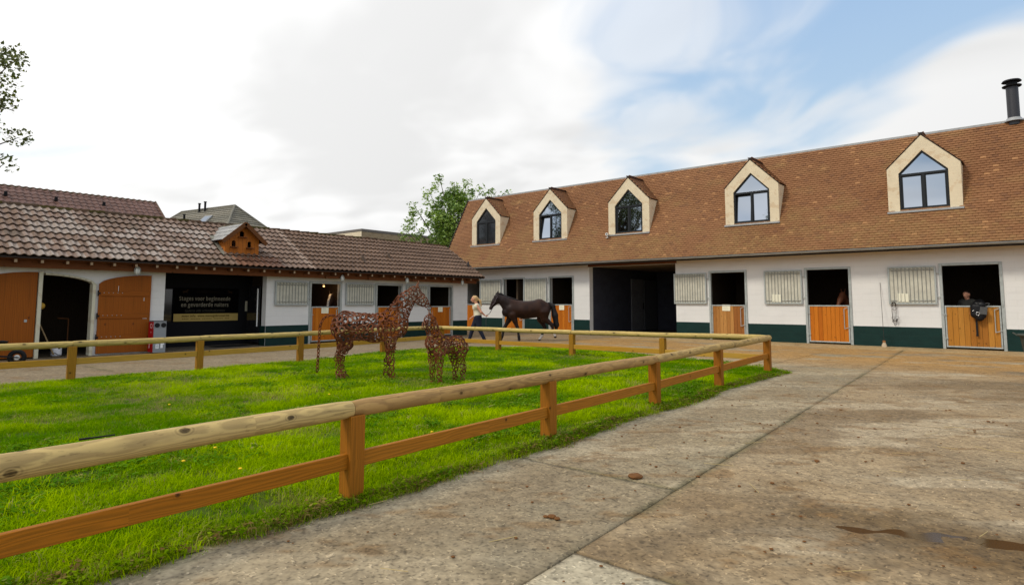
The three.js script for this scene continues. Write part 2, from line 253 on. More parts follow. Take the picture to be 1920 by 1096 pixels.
// ================================================================== GROUND
const jx = (z) => 16.80 + 0.0566 * z;                                  // the long joint in the yard
const across = (x, z) => x * 0.763 - z * 0.647, depthOf = (x, z) => x * 0.647 + z * 0.763;
const farEdge = [[4, 11.2], [5.6, 10.2], [7.4, 8.8], [9.8, 8.5], [11.4, 8.9], [12.7, 9.35], [13.9, 9.5], [15.4, 10.2], [16.2, 11.0], [17, 12]];
const leftEdge = [[8, 5.2], [13.5, 5.25], [16, 5.8], [18.8, 6.1], [22.3, 6.0], [30, 6.0]];
const pl = (L, x) => { let i = 1; while (i < L.length - 1 && x > L[i][0]) i++; const [a, b] = [L[i - 1], L[i]]; return a[1] + (b[1] - a[1]) * clamp((x - a[0]) / (b[0] - a[0])); };
const rightEdge = (z) => mix(15.98, 16.30, sstep(10.5, 22.5, z)) + 0.10 * (fbm(z * 0.9, 3, 401, 3) - 0.5) * 2 + 0.05 * (vnoise(z * 5, 1, 402) - 0.5);
const inLawn = (x, z) => Math.min(x - pl(leftEdge, z) - 0.12 * (fbm(z * 1.3, 8, 405, 2) - 0.5), rightEdge(z) - x, z - pl(farEdge, x) - 0.14 * (fbm(x * 1.5, 5, 403, 3) - 0.5));
const lawnH = (x, z) => 0.004 + 0.045 * sstep(0, 1.2, inLawn(x, z)) + 0.03 * (fbm(x * 0.7, z * 0.7, 407, 3) - 0.4) * sstep(0, 0.8, inLawn(x, z));
function yardColor(x, z) {
  const a = across(x, z), b = depthOf(x, z), m = fbm(x * 2.3, z * 2.3, 507, 4), f = fbm(x * 8, z * 8, 515, 3), g = fbm(x * 22, z * 22, 517, 2);
  const n = fbm(x * 0.55, z * 0.55, 501, 5) + 0.30 * (m - 0.5) + 0.22 * (f - 0.5), st = fbm(a * 0.36 + 3, b * 1.9, 511, 5) + 0.16 * (m - 0.5) + 0.14 * (f - 0.5), dk = fbm(a * 0.5 + 20, b * 1.1, 519, 5) + 0.14 * (m - 0.5) + 0.12 * (f - 0.5);
  let c = [0.315, 0.256, 0.160];
  const right = x > jx(z);
  if (right) c = mix3(c, [0.365, 0.268, 0.155], 0.85); else c = mix3(c, [0.27, 0.222, 0.145], 0.7 * sstep(18.5, 21, z));
  c = mix3(c, [0.225, 0.172, 0.105], (right ? 0.55 : 0.4) * sstep(0.44, 0.58, n));                       // trodden-in dirt
  if (right) { c = mix3(c, [0.46, 0.375, 0.25], 0.7 * sstep(0.52, 0.61, st)); c = mix3(c, [0.175, 0.118, 0.06], 0.65 * sstep(0.54, 0.63, dk)); }
  else c = mix3(c, [0.45, 0.375, 0.25], 0.6 * sstep(0.53, 0.62, st));
  c = mix3(c, [0.42, 0.235, 0.075], (0.85 * sstep(10.5, 6, z) + 0.1) * sstep(0.36, 0.58, fbm(x * 0.9, z * 1.6, 523, 4) + 0.1 + 0.2 * (m - 0.5)));   // ochre muck near the boxes
  c = mix3(c, [0.52, 0.39, 0.21], 0.55 * sstep(2.6, 1.5, z));
  if (x < 6.2) c = mix3(c, [0.24, 0.18, 0.11], 0.7);
  if (right && z > 21.75) c = mix3(c, [0.52, 0.455, 0.32], 0.8);
  c = mix3(c, [0.44, 0.385, 0.27], 0.6 * sstep(-0.55, -0.1, inLawn(x, z)) * sstep(0.35, 0.6, m + 0.15));   // clean edge beside the grass
  const jd = Math.min(Math.abs(x - jx(z)), right ? Math.abs(z - 21.74) : Math.abs(z - 20.2));
  c = mix3(c, [0.15, 0.13, 0.06], 0.6 * sstep(0.10, 0.01, jd) * sstep(0.4, 0.6, m));                      // moss along the joints
  const pd = Math.hypot((x - 19.7) * 0.7, (z - 20.0) * 1.6); c = mix3(c, [0.13, 0.075, 0.024], 0.75 * sstep(1.0, 0.3, pd + 0.9 * (m - 0.5) + 0.5 * (f - 0.5)));
  c = mix3(c, [0.20, 0.105, 0.032], 0.5 * sstep(0.675, 0.72, fbm(a * 2.6 + 7, b * 5.0, 531, 5) + 0.2 * (g - 0.5)));          // rusty dung smears
  const k = 1.32 * (0.82 + 0.22 * f + 0.14 * g); return c.map((q) => q * k);
}
const yardMat = std({ color: lin(1, 1, 1), vertexColors: true, map: rep(T_agg, 0.42), bumpMap: rep(T_aggB, 0.42), bumpScale: 0.010, roughness: 0.95, roughnessMap: rep(T_aggR, 0.3) });
structure('ground', (() => { const g = new THREE.PlaneGeometry(900, 900); g.rotateX(-Math.PI / 2); g.translate(0, -0.06, 0); return uvBox(g); })(), std({ color: lin(0.085, 0.07, 0.05), map: rep(T_agg, 0.3), roughness: 0.95 }));
const yard = new THREE.Group(); yard.name = 'concrete_yard'; yard.userData.kind = 'structure'; scene.add(yard);
const dip = (x, z) => { const q = ((x - 20.15) * 0.92 - (z - 19.8) * -0.38), w = (x - 20.15) * 0.38 + (z - 19.8) * 0.92; return Math.exp(-Math.pow(q / 1.15, 2) - Math.pow(w / 0.23, 2)); };
const relief = (x, z) => 0.006 * (fbm(x * 1.2, z * 1.2, 541, 3) - 0.5) + 0.007 * (fbm(x * 5, z * 5, 543, 4) - 0.5) * sstep(1.9, 1.2, Math.hypot(x - 20, z - 19.9)) - 0.0135 * dip(x, z);
function slab(xa, xb, z0, z1, cell) {      // xa, xb: functions of z
  const g = 0.007, nz = Math.max(2, Math.round((z1 - z0) / cell)), nx = Math.max(2, Math.round((xb(z0) - xa(z0)) / cell)), P = [], C = [], U = [], I = [];
  const lift = (rnd() - 0.5) * 0.006;
  for (let j = -1; j <= nz + 1; j++) for (let i = -1; i <= nx + 1; i++) {
    const jj = clamp(j, 0, nz), ii = clamp(i, 0, nx), z = mix(z0 + g, z1 - g, jj / nz), x = mix(xa(z) + g, xb(z) - g, ii / nx), rim = i !== ii || j !== jj;
    P.push(x, rim ? -0.06 : (Math.hypot(x - 19.8, z - 20) < 3.5 ? 0 : lift) + relief(x, z), z); C.push(...yardColor(x, z)); U.push(x, z);
  }
  const w = nx + 3; for (let j = 0; j < nz + 2; j++) for (let i = 0; i < nx + 2; i++) { const q = i + j * w; I.push(q, q + w, q + 1, q + 1, q + w, q + w + 1); }
  const geo = new THREE.BufferGeometry(); geo.setAttribute('position', new THREE.Float32BufferAttribute(P, 3)); geo.setAttribute('color', new THREE.Float32BufferAttribute(C, 3)); geo.setAttribute('uv', new THREE.Float32BufferAttribute(U, 2)); geo.setIndex(I); geo.computeVertexNormals();
  mesh('concrete_slab', geo, yardMat, yard);
}
const K = (c) => () => c, J = (o) => (z) => jx(z) + o;
for (const [z0, z1] of [[1.62, 5.2], [5.2, 10.2], [10.2, 15.2], [15.2, 20.2], [20.2, 25.2], [25.2, 31]]) {
  const near = z0 > 9; slab(K(15.2), J(0), z0, z1, near ? 0.06 : 0.12); slab(K(6.4), K(15.2), z0, z1, z0 < 10 ? 0.16 : 0.6); slab(K(0), K(6.4), z0, z1, 0.16); slab(K(-5), K(0), z0, Math.min(z1, 4.2), 0.3); if (z0 > 1.7) yard.remove(yard.children[yard.children.length - 1]);
}
for (const [z0, z1] of [[1.62, 4], [4, 10], [10, 15.85], [15.85, 21.74], [21.74, 27.5]]) { const near = z0 > 9; slab(J(0), J(6), z0, z1, z0 > 15 ? 0.035 : near ? 0.06 : 0.1); slab(J(6), K(31), z0, z1, 0.4); }
for (let x = -6; x < 30; x += 4.5) slab(K(x), K(x + 4.5), -0.3, 1.62, 0.15);          // apron along the boxes
// puddle: shallow brown water in a hollow of the slab
{
  const g = new THREE.CircleGeometry(1, 40); g.rotateX(-Math.PI / 2); g.scale(2.0, 1, 1.0); g.translate(20.3, -0.0105, 19.8);
  structure('puddle', g, new THREE.MeshPhysicalMaterial({ color: lin(0.055, 0.030, 0.010), roughness: 0.08, ior: 1.33 })).userData.label = 'shallow brown puddle on the concrete at the right';
}
// ------------------------------------------------------------------ lawn
{
  const P = [], C = [], I = [], U = [], x0 = 4.8, x1 = 16.6, z0 = 7.8, z1 = 29.5, s = 0.08, nx = Math.round((x1 - x0) / s), nz = Math.round((z1 - z0) / s), id = new Map();
  const vert = (i, j) => { const k = i + j * (nx + 1); if (!id.has(k)) { const x = x0 + i * s, z = z0 + j * s, n = fbm(x * 1.5, z * 1.5, 411, 4), d = inLawn(x, z); id.set(k, P.length / 3); P.push(x, d < 0.02 ? 0.007 : lawnH(x, z) + 0.008, z); U.push(x, z); const c = mix3(mix3([0.03, 0.05, 0.002], [0.06, 0.10, 0.003], n), [0.19, 0.13, 0.06], sstep(0.3, 0.02, d) * 0.8 + 0.35 * sstep(0.62, 0.75, fbm(x * 0.8, z * 0.8, 412, 3))); C.push(...c); } return id.get(k); };
  for (let j = 0; j < nz; j++) for (let i = 0; i < nx; i++) if (inLawn(x0 + (i + 0.5) * s, z0 + (j + 0.5) * s) > 0) { const a = vert(i, j), b = vert(i + 1, j), c = vert(i, j + 1), d = vert(i + 1, j + 1); I.push(a, c, b, b, c, d); }
  const g = new THREE.BufferGeometry(); g.setAttribute('position', new THREE.Float32BufferAttribute(P, 3)); g.setAttribute('color', new THREE.Float32BufferAttribute(C, 3)); g.setAttribute('uv', new THREE.Float32BufferAttribute(U, 2)); g.setIndex(I); g.computeVertexNormals();
  structure('lawn', g, std({ vertexColors: true, roughness: 1 })).userData.label = 'lawn inside the wooden fence';
}
const bladeMat = new THREE.MeshPhysicalMaterial({ color: lin(1, 1, 1), roughness: 0.9, specularIntensity: 0, transmission: 0.4, thickness: 0, side: THREE.DoubleSide });
function clump(n, spread, h0, h1, w, lean) {
  const P = [], I = [];
  for (let k = 0; k < n; k++) {
    const a = rr(0, 6.283), r = spread * Math.sqrt(rnd()), x = r * Math.cos(a), z = r * Math.sin(a), h = rr(h0, h1), t = rr(0, 6.283), l = rr(0.1, lean) * h, dx = Math.cos(t), dz = Math.sin(t), ww = w * rr(0.7, 1.3), px = -dz * ww, pz = dx * ww, b = P.length / 3;
    P.push(x - px, 0, z - pz, x + px, 0, z + pz, x - px * 0.8 + dx * l * 0.35, h * 0.6, z - pz * 0.8 + dz * l * 0.35, x + px * 0.8 + dx * l * 0.35, h * 0.6, z + pz * 0.8 + dz * l * 0.35, x + dx * l, h * (1 - 0.15 * lean), z + dz * l);
    I.push(b, b + 1, b + 2, b + 1, b + 3, b + 2, b + 2, b + 3, b + 4);
  }
  const g = new THREE.BufferGeometry(); g.setAttribute('position', new THREE.Float32BufferAttribute(P, 3)); g.setIndex(I); g.computeVertexNormals(); return g;
}
function rosette(n, r) {   // broad-leaved weeds: clover, plantain
  const P = [], I = [];
  for (let k = 0; k < n; k++) { const a = rr(0, 6.283), d = rr(0.2, 1) * r, y = rr(0.02, 0.06), s = rr(0.007, 0.015), cx = d * Math.cos(a), cz = d * Math.sin(a), b = P.length / 3, tx = rr(-0.5, 0.5), tz = rr(-0.5, 0.5); P.push(cx, y, cz); for (let i = 0; i < 6; i++) { const q = (i / 6) * 6.283 + a, ss = s * (i % 2 ? 1 : 0.75); P.push(cx + ss * Math.cos(q) * 1.3, y + ss * (tx * Math.cos(q) + tz * Math.sin(q)), cz + ss * Math.sin(q)); } for (let i = 0; i < 6; i++) I.push(b, b + 1 + ((i + 1) % 6), b + 1 + i); }
  const g = new THREE.BufferGeometry(); g.setAttribute('position', new THREE.Float32BufferAttribute(P, 3)); g.setIndex(I); g.computeVertexNormals(); return g;
}
{
  const kinds = [[clump(24, 0.10, 0.03, 0.075, 0.0022, 1.3), []], [clump(26, 0.12, 0.02, 0.06, 0.0026, 1.7), []], [clump(16, 0.08, 0.05, 0.105, 0.0022, 1.1), []], [rosette(16, 0.09), []]];
  const m4 = new THREE.Matrix4(), q = new THREE.Quaternion(), up = new V3(0, 1, 0);
  for (let n = 0; n < 150000; n++) {
    const x = rr(4.9, 16.6), z = rr(7.9, 28.5), d = inLawn(x, z); if (d < -0.04) continue;
    const dist = Math.hypot(x - 20.2, z - 24.9); if (x > 16.6 || (dist > 7 && rnd() > clamp(7.5 / dist, 0.35, 1))) continue;
    const px = (x - 20.2) * 0.763 - (z - 24.9) * 0.647, pz = -(x - 20.2) * 0.644 - (z - 24.9) * 0.76; if (pz < 0.5 || Math.abs(px) > pz * 0.9 + 0.6) continue;
    if (d < 0.08 && rnd() > 0.5 + fbm(x * 3, z * 3, 420, 2)) continue;
    const patch = fbm(x * 1.1, z * 1.1, 421, 4), weed = fbm(x * 0.9 + 30, z * 0.9, 423, 3), bare = fbm(x * 0.8, z * 0.8, 412, 3);
    if (bare > 0.64 && rnd() < 0.5) continue; if (rnd() < 0.75 * sstep(0.55, 0.66, fbm(x * 3.2, z * 3.2, 427, 3))) continue;
    const k = rnd() < sstep(0.50, 0.66, weed) * 0.35 ? 3 : rnd() < sstep(0.5, 0.7, patch) * 0.5 ? 2 : rnd() < 0.5 ? 0 : 1, s = rr(0.7, 1.2) * (k === 3 ? 1 : mix(0.75, 1.2, patch) * (d < 0.12 ? 0.9 : 1));
    m4.compose(new V3(x, lawnH(x, z) + 0.004, z), q.setFromAxisAngle(up, rr(0, 6.283)), new V3(s, s * rr(0.8, 1.15), s));
    let c = mix3([0.115, 0.27, 0.0], [0.45, 0.60, 0.0], clamp((patch - 0.5) * 2.2 + 0.45 + rr(-0.35, 0.35))); if (k === 3) c = mix3([0.07, 0.18, 0.006], [0.15, 0.30, 0.014], rnd()); if (rnd() < 0.05 + 0.25 * sstep(0.2, 0, d) + 0.3 * sstep(0.58, 0.7, bare)) c = mix3(c, [0.42, 0.36, 0.12], rr(0.3, 0.9));
    kinds[k][1].push([m4.clone(), c]);
  }
  const er = rngOf(61); for (let i = 0; i < 5200; i++) { const far = er() < 0.25, z = far ? 0 : 10.8 + er() * 14, x = far ? 6 + er() * 9.8 : rightEdge(z) - 0.06 + (er() - 0.55) * 0.26 * (0.3 + fbm(z * 2, 7, 431, 2)), zz = far ? pl(farEdge, x) + (er() - 0.4) * 0.25 : z, k = er() < 0.3 ? 3 : er() < 0.5 ? 1 : 2, s = 0.55 + 0.6 * er() * (k === 2 ? 0.8 : 1); if (fbm(x * 2.2 + zz, zz * 2.2, 433, 2) < 0.36) continue; m4.compose(new V3(x, 0.006, zz), q.setFromAxisAngle(up, er() * 6.283), new V3(s, s * (0.6 + 0.5 * er()), s)); kinds[k][1].push([m4.clone(), er() < 0.3 ? mix3([0.35, 0.27, 0.08], [0.2, 0.12, 0.04], er()) : mix3([0.10, 0.21, 0.0], [0.30, 0.42, 0.01], er())]); }
  const names = ['grass', 'grass', 'grass', 'clover'];
  kinds.forEach(([g, list], i) => { const im = new THREE.InstancedMesh(g, bladeMat, list.length); list.forEach(([m, c], j) => { im.setMatrixAt(j, m); im.setColorAt(j, lin(...c)); }); im.name = numbered(names[i]); im.userData.kind = 'stuff'; im.userData.label = i === 3 ? 'small broad-leaved weeds among the lawn grass' : 'short bright green grass of the fenced lawn'; scene.add(im); });
  // dandelion heads
  const heads = []; for (const [x, z] of [[14.6, 22.6], [14.3, 22.2], [13.7, 21.0], [15.3, 20.4], [15.6, 21.3], [12.2, 19.6], [11.4, 21.5], [15.2, 22.4]]) { const g = new THREE.IcosahedronGeometry(0.016, 1); g.scale(1, 0.55, 1); g.translate(x, lawnH(x, z) + 0.085, z); heads.push(g); }
  const f = mesh('dandelions', merge(heads), std({ color: lin(0.8, 0.52, 0.02), roughness: 0.8 })); f.userData.kind = 'stuff'; f.userData.label = 'yellow dandelion heads scattered in the lawn';
}

// ================================================================== STABLE PARTS (local axes: x to the right as one faces the wall, z out of it)
function wallOutline(x0, x1, h, openings) { const p = [[x0, 0]]; for (const [a, b, t] of openings) { p.push([a, 0], [a, t], [b, t], [b, 0]); } p.push([x1, 0], [x1, h], [x0, h]); return shapeOf(p); }
function stableDoor(parent, o) {     // o: at [x, y, z], turn, W, H, half, planks (materials), handle side
  const { W, H, half } = o, door = mesh('stable_door', uvBox(merge([rbox(0, 0.085, 0, H, -0.1, 0.035), rbox(W - 0.085, W, 0, H, -0.1, 0.035), rbox(0.085, W - 0.085, H - 0.08, H, -0.1, 0.033)])), M.galv, parent, o.at);
  door.rotation.y = o.turn; if (o.label) door.userData.label = o.label;
  const a = 0.1, b = W - 0.1, y0 = 0.06, t = 0.045;
  mesh('leaf_frame', uvBox(merge([rbox(a, b, half - t, half, -0.035, 0.03, 0.006), rbox(a, b, y0, y0 + t, -0.035, 0.03, 0.006), rbox(a, a + t, y0 + t, half - t, -0.035, 0.028, 0.006), rbox(b - t, b, y0 + t, half - t, -0.035, 0.028, 0.006)])), M.galv, door);
  const n = Math.round((b - a - 2 * t) / 0.145), w = (b - a - 2 * t) / n;
  for (let i = 0; i < n; i++) { const x = a + t + i * w; mesh('plank', uvGrain(rbox(x + 0.003, x + w - 0.003, y0 + t, half - t, -0.022, 0.012 + rr(-0.0015, 0.0015), 0.004), 1, rr(0, 5)), o.planks[Math.floor(rnd() * o.planks.length)], door); }
  const hx = b - 0.16;
  mesh('handle', merge([bar([hx, half - 0.12, 0.075], [hx, half - 0.85, 0.075], 0.013), bar([hx, half - 0.13, 0.075], [b - 0.03, half - 0.08, 0.03], 0.011), bar([hx, half - 0.84, 0.075], [b + 0.03, half - 0.78, 0.03], 0.011)]), M.galv, door);
  for (const y of [0.34, half - 0.3]) mesh('hinge', merge([bar([0.06, y, 0.05], [0.16, y, 0.045], 0.013), bar([0.085, y - 0.05, 0.052], [0.085, y + 0.05, 0.052], 0.016)]), M.galv, door);
  for (const y of [0.5, 0.85]) mesh('bolt', bar([W - 0.045, H * y - 0.04, 0.045], [W - 0.045, H * y + 0.04, 0.045], 0.014), M.galv, door);
  return door;
}
function upperDoor(parent, o) {       // the barred upper leaf, folded open against the wall
  const { W, H } = o, t = 0.05, d = mesh('upper_door', uvBox(merge([rbox(0, W, 0, t, 0, 0.05, 0.006), rbox(0, W, H - t, H, 0, 0.05, 0.006), rbox(0, t, t, H - t, 0, 0.048, 0.006), rbox(W - t, W, t, H - t, 0, 0.048, 0.006)])), M.galv, parent, o.at);
  d.rotation.y = o.turn; if (o.label) d.userData.label = o.label;
  mesh('panel', uvBox(box(t, W - t, t, H - t, 0.004, 0.018)), M.panel, d);
  const n = Math.round((W - 2 * t) / 0.115), s = (W - 2 * t) / n; const bg = bar([0, t, 0.034], [0, H - t, 0.034], 0.009, 0.009, 6);
  for (let i = 1; i < n; i++) mesh('bar', bg, M.barSteel, d, [t + i * s, 0, 0]);
  for (const [ya, yb] of [[t + 0.01, t + 0.085], [H - t - 0.01, H - t - 0.085]]) { const L = []; for (let i = 0; i < n; i++) { const x = t + i * s; L.push(bar([x, ya, 0.038], [x + s * 0.8, yb, 0.038], 0.006, 0.006, 5)); } L.push(bar([t, yb, 0.034], [W - t, yb, 0.034], 0.006, 0.006, 5)); mesh('bar_hooks', merge(L), M.barSteel, d); }
  for (const y of [0.25, H - 0.25]) mesh('hinge', bar([W - 0.01, y, 0.02], [W + 0.09, y, 0.02], 0.014), M.galv, d);
  return d;
}
const T_note = canvasTex(128, 96, (c, w, h) => { c.fillStyle = '#eee8cc'; c.fillRect(0, 0, w, h); c.fillStyle = 'rgba(90,90,90,0.35)'; for (let i = 0; i < 6; i++) c.fillRect(18, 18 + i * 11, 60 + ((i * 37) % 32), 3); });
const noteMat = std({ map: T_note, roughness: 0.85 });
function notice(x, y, z, w, h, turn, label) { const g = new THREE.BoxGeometry(w, h, 0.004); const m = mesh('paper_notice', g, noteMat, scene, [x, y, z]); m.rotation.y = turn; m.rotation.z = rr(-0.03, 0.03); return tag(m, label, 'notice', 'paper notices on the stable doors'); }

// ================================================================== RIGHT STABLE (front on z = 0)
const barnR = thing('stable_building', 'long white stable with steep brown tiled roof and five dormer windows', 'stable');
{
  const B = barnR, doors = [[-4.62, -3.131], [-1.53, -0.021], [1.535, 3.06], [9.855, 11.421], [13.58, 15.15], [17.782, 19.445]], H = 2.81, half = 1.415, pass = [3.96, 8.375, 3.2];
  const ops = [...doors.map(([a, b]) => [a, b, H]), pass].sort((p, q) => p[0] - q[0]);
  const wg = extrude(wallOutline(-5.43, 27, 3.42, ops), 0.3); wg.translate(0, 0, -0.3); mesh('wall', uvBox(wg), M.wall, B);
  // painted base band, a few millimetres proud of the wall
  const xs = [-5.43, ...ops.flatMap(([a, b]) => [a, b]), 27]; for (let i = 0; i < xs.length; i += 2) mesh('wall_base', uvBox(box(xs[i] + 0.002, xs[i + 1] - 0.002, 0.0, 0.685 + rr(-0.006, 0.006), 0.001, 0.006)), M.plinth, B);
  mesh('wall_base', uvBox(box(3.945, 3.957, 0, 0.685, -0.3, -0.004)), M.plinth, B);
  // rear and side walls, floor over the boxes, dark partitions
  mesh('rear_wall', uvBox(merge([box(-5.43, 27, 0, 3.4, -7.2, -7), box(-5.43, -5.2, 0, 3.4, -7, -0.3), box(26.75, 27, 0, 3.4, -7, -0.3)])), M.wall, B);
  mesh('ceiling', uvBox(box(-5.5, 26.75, 3.22, 3.4, -7, -0.3)), std({ color: lin(0.3, 0.22, 0.15), map: T_wood, roughness: 0.8 }), B);
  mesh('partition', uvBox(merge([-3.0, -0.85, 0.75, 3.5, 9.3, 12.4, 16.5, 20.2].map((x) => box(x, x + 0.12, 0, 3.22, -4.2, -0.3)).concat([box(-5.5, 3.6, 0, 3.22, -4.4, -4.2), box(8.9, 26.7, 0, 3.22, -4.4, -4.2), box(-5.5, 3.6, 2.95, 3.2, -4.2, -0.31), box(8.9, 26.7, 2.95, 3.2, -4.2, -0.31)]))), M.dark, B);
  mesh('stall_floor', uvBox(merge([box(-5.5, 3.6, -0.05, 0.03, -4.2, -0.3), box(8.9, 26.7, -0.05, 0.03, -4.2, -0.3)])), std({ color: lin(0.26, 0.18, 0.08), map: T_speck, roughness: 1 }), B);
  // passage: dark inner walls with a grey sliding door on the left side
  mesh('passage_wall', uvBox(merge([box(3.62, 3.958, 0, 3.22, -6.95, -0.301), box(8.378, 8.9, 0, 3.22, -6.95, -0.301), box(3.958, 8.378, 0, 3.22, -6.99, -6.9)])), M.navy, B);
  const pd = mesh('passage_door', uvBox(merge([box(3.96, 4.01, 0.05, 2.75, -5.2, -3.95)])), std({ color: lin(0.15, 0.15, 0.16), map: rep(T_speck, 0.6), roughness: 0.7 }), B);
  mesh('door_panel', uvBox(rbox(3.965, 4.03, 0.05, 2.72, -6.7, -5.3)), std({ color: lin(0.08, 0.082, 0.09), roughness: 0.6 }), pd);
  mesh('handle', rbox(4.01, 4.05, 1.15, 1.5, -5.18, -5.12), M.black, pd);
  mesh('passage_floor', uvBox(box(3.958, 8.378, -0.05, 0.004, -6.9, -0.3)), std({ color: lin(0.16, 0.12, 0.08), map: rep(T_agg, 0.4), roughness: 0.95 }), B);
  const pk = [M.plankOrange, M.plankOrange, M.plankOrange, M.plankPale, M.plankOrange, M.plankGold];
  const lab = [null, null, null, 'half door of pale weathered planks beside the passage', 'half door of bright orange planks', 'half door of golden planks with a saddle hung over it'];
  doors.forEach(([a, b], i) => stableDoor(B, { at: [a, 0, 0], turn: 0, W: b - a, H, half, planks: pk[i], label: lab[i] }));
  for (const [a, b] of [[-3.132, -1.62], [-0.03, 1.44], [8.32, 9.76], [12.11, 13.50], [16.31, 17.70]]) upperDoor(B, { at: [a, 1.45, 0.035], turn: 0, W: b - a, H: 1.29 });
  // eaves
  mesh('soffit', uvGrain(merge([box(-5.55, 27, 3.33, 3.352, 0.002, 0.69)]), 0), M.pine, B);
  mesh('fascia', uvGrain(box(-5.55, 27, 3.245, 3.385, 0.692, 0.72), 0), M.fascia, B);
  mesh('lintel', uvGrain(box(3.9, 8.43, 3.2, 3.34, 0.003, 0.03), 0), M.soffit, B);
  const gut = mesh('gutter', (() => { const s = new THREE.Shape(); s.absarc(0, 0, 0.075, Math.PI, 0, false); s.lineTo(0.063, 0); s.absarc(0, 0, 0.063, 0, Math.PI, true); s.lineTo(-0.075, 0); const g = new THREE.ExtrudeGeometry(s, { depth: 32.9, bevelEnabled: false, curveSegments: 10 }); g.rotateY(Math.PI / 2); g.translate(-5.58, 3.375, 0.80); return uvBox(g); })(), M.zinc, B);
  const gl = []; for (let x = -5.2; x < 27; x += 0.9) gl.push(box(x, x + 0.025, 3.30, 3.38, 0.722, 0.80)); mesh('gutter_bracket', merge(gl), M.zinc, gut);
  // roof: deck, clay tiles in courses
  const e0 = [3.385, 0.75], r0 = [7.588, -1.469], len = Math.hypot(r0[0] - e0[0], r0[1] - e0[1]), sy = (r0[0] - e0[0]) / len, sz = (r0[1] - e0[1]) / len, nrm = [sz * -1, sy];   // slope (y, z); normal (y = -sz, z = sy)
  const X0 = -5.55, X1 = 27;
  const roof = mesh('roof', quadGeo([[X0, e0[0] - 0.03, e0[1] - 0.016], [X1, e0[0] - 0.03, e0[1] - 0.016], [X1, r0[0] - 0.03, r0[1] - 0.016], [X0, r0[0] - 0.03, r0[1] - 0.016]]), M.deck, B);
  mesh('rear_slope', quadGeo([[X1, 3.4, -7.4], [X0, 3.4, -7.4], [X0, r0[0], r0[1]], [X1, r0[0], r0[1]]]), M.deck, roof);
  mesh('gable', uvBox(extrude(shapeOf([[0.3, 3.4], [r0[1], r0[0] - 0.05], [-7.2, 3.4]].map(([z, y]) => [z, y])), 0.2).rotateY(-Math.PI / 2).translate(-5.3, 0, 0)), M.cream, roof);
  const D = [[-2.71, 0.09], [1.70, 0.098], [6.18, 0.115], [11.735, 0.118], [17.505, 0.106]], HW = 1.055, EY = 6.15, AY = 7.215, SY = 4.61;
  const inDormer = (x, y) => D.some(([c]) => Math.abs(x - c) < HW - 0.12 && y > SY - 0.01 && y < AY - Math.abs(x - c) * (AY - EY) / HW - 0.15);
  const tw = 0.165, ex = 0.1, tg = (() => { const g = new THREE.BoxGeometry(tw - 0.004, 0.19, 0.018, 2, 1, 1); const p = g.attributes.position; for (let i = 0; i < p.count; i++) p.setZ(i, p.getZ(i) + 0.006 * (1 - Math.pow(Math.abs(p.getX(i)) / (tw / 2), 2))); g.translate(0, 0.095, 0); return uvBox(g, 1); })();
  const basis = new THREE.Matrix4().makeBasis(new V3(1, 0, 0), new V3(0, sy, sz), new V3(0, nrm[0], nrm[1])), tilt = new THREE.Matrix4().makeRotationX(-0.20);
  const clayCol = (x, s) => { const p = fbm(x * 0.6, s * 0.9, 601, 4), q = rnd(); let c = mix3([0.225, 0.10, 0.042], [0.30, 0.142, 0.062], clamp(p * 1.2 - 0.1 + rr(-0.22, 0.22))); if (q < 0.02) c = [0.40, 0.20, 0.085]; else if (q < 0.12) c = mix3(c, [0.12, 0.055, 0.033], 0.35); const l = fbm(x * 1.2 + 50, s * 2.2, 611, 4) + 0.34 * sstep(2.4, 0.2, s); c = mix3(c, [0.31, 0.185, 0.07], 0.6 * sstep(0.5, 0.85, l) * rr(0.3, 1)); return c; };
  const list = []; const rows = Math.floor(len / ex);
  for (let r = 0; r < rows; r++) for (let x = X0 + (r % 2 ? tw / 2 : tw); x < X1 - tw / 2; x += tw) {
    const s = r * ex, y = e0[0] + sy * s, z = e0[1] + sz * s; if (inDormer(x, y)) continue;
    const m = new THREE.Matrix4().makeTranslation(x + rr(-0.002, 0.002), y + nrm[0] * (0.034 + rr(-0.003, 0.005)), z + nrm[1] * (0.034 + rr(-0.003, 0.005))).multiply(basis).multiply(tilt).multiply(new THREE.Matrix4().makeRotationZ(rr(-0.012, 0.012)));
    list.push([m, clayCol(x, s)]);
  }
  const im = new THREE.InstancedMesh(tg, M.clay, list.length); list.forEach(([m, c], i) => { im.setMatrixAt(i, m); im.setColorAt(i, lin(...c)); }); im.name = 'roof_tiles'; im.userData.kind = 'stuff'; im.castShadow = im.receiveShadow = true; roof.add(im);
  for (let x = X0; x < X1; x += 1.2) mesh('ridge_cap', uvBox(merge([box(x, x + 1.196, r0[0] - 0.03, r0[0] + 0.045, r0[1] - 0.09, r0[1] + 0.05)])), M.zinc, roof);
  mesh('verge_board', uvBox(merge([(() => { const g = new THREE.BoxGeometry(0.05, len + 0.05, 0.14); const m = new THREE.Matrix4().makeTranslation(X0 - 0.03, (e0[0] + r0[0]) / 2, (e0[1] + r0[1]) / 2).multiply(basis); g.applyMatrix4(m); return g; })()])), M.fascia, roof);
  // chimney
  const ch = mesh('chimney', new THREE.CylinderGeometry(0.17, 0.17, 1.3, 28).translate(19.98, 8.1, -1.47), std({ color: lin(0.045, 0.045, 0.05), metalness: 0.5, roughness: 0.45 }), roof);
  mesh('chimney_cap', merge([new THREE.CylinderGeometry(0.27, 0.26, 0.03, 28).translate(19.98, 8.78, -1.47), new THREE.CylinderGeometry(0.15, 0.15, 0.16, 24).translate(19.98, 8.86, -1.47), new THREE.CylinderGeometry(0.24, 0.275, 0.05, 28).translate(19.98, 8.96, -1.47)]), M.black, roof);
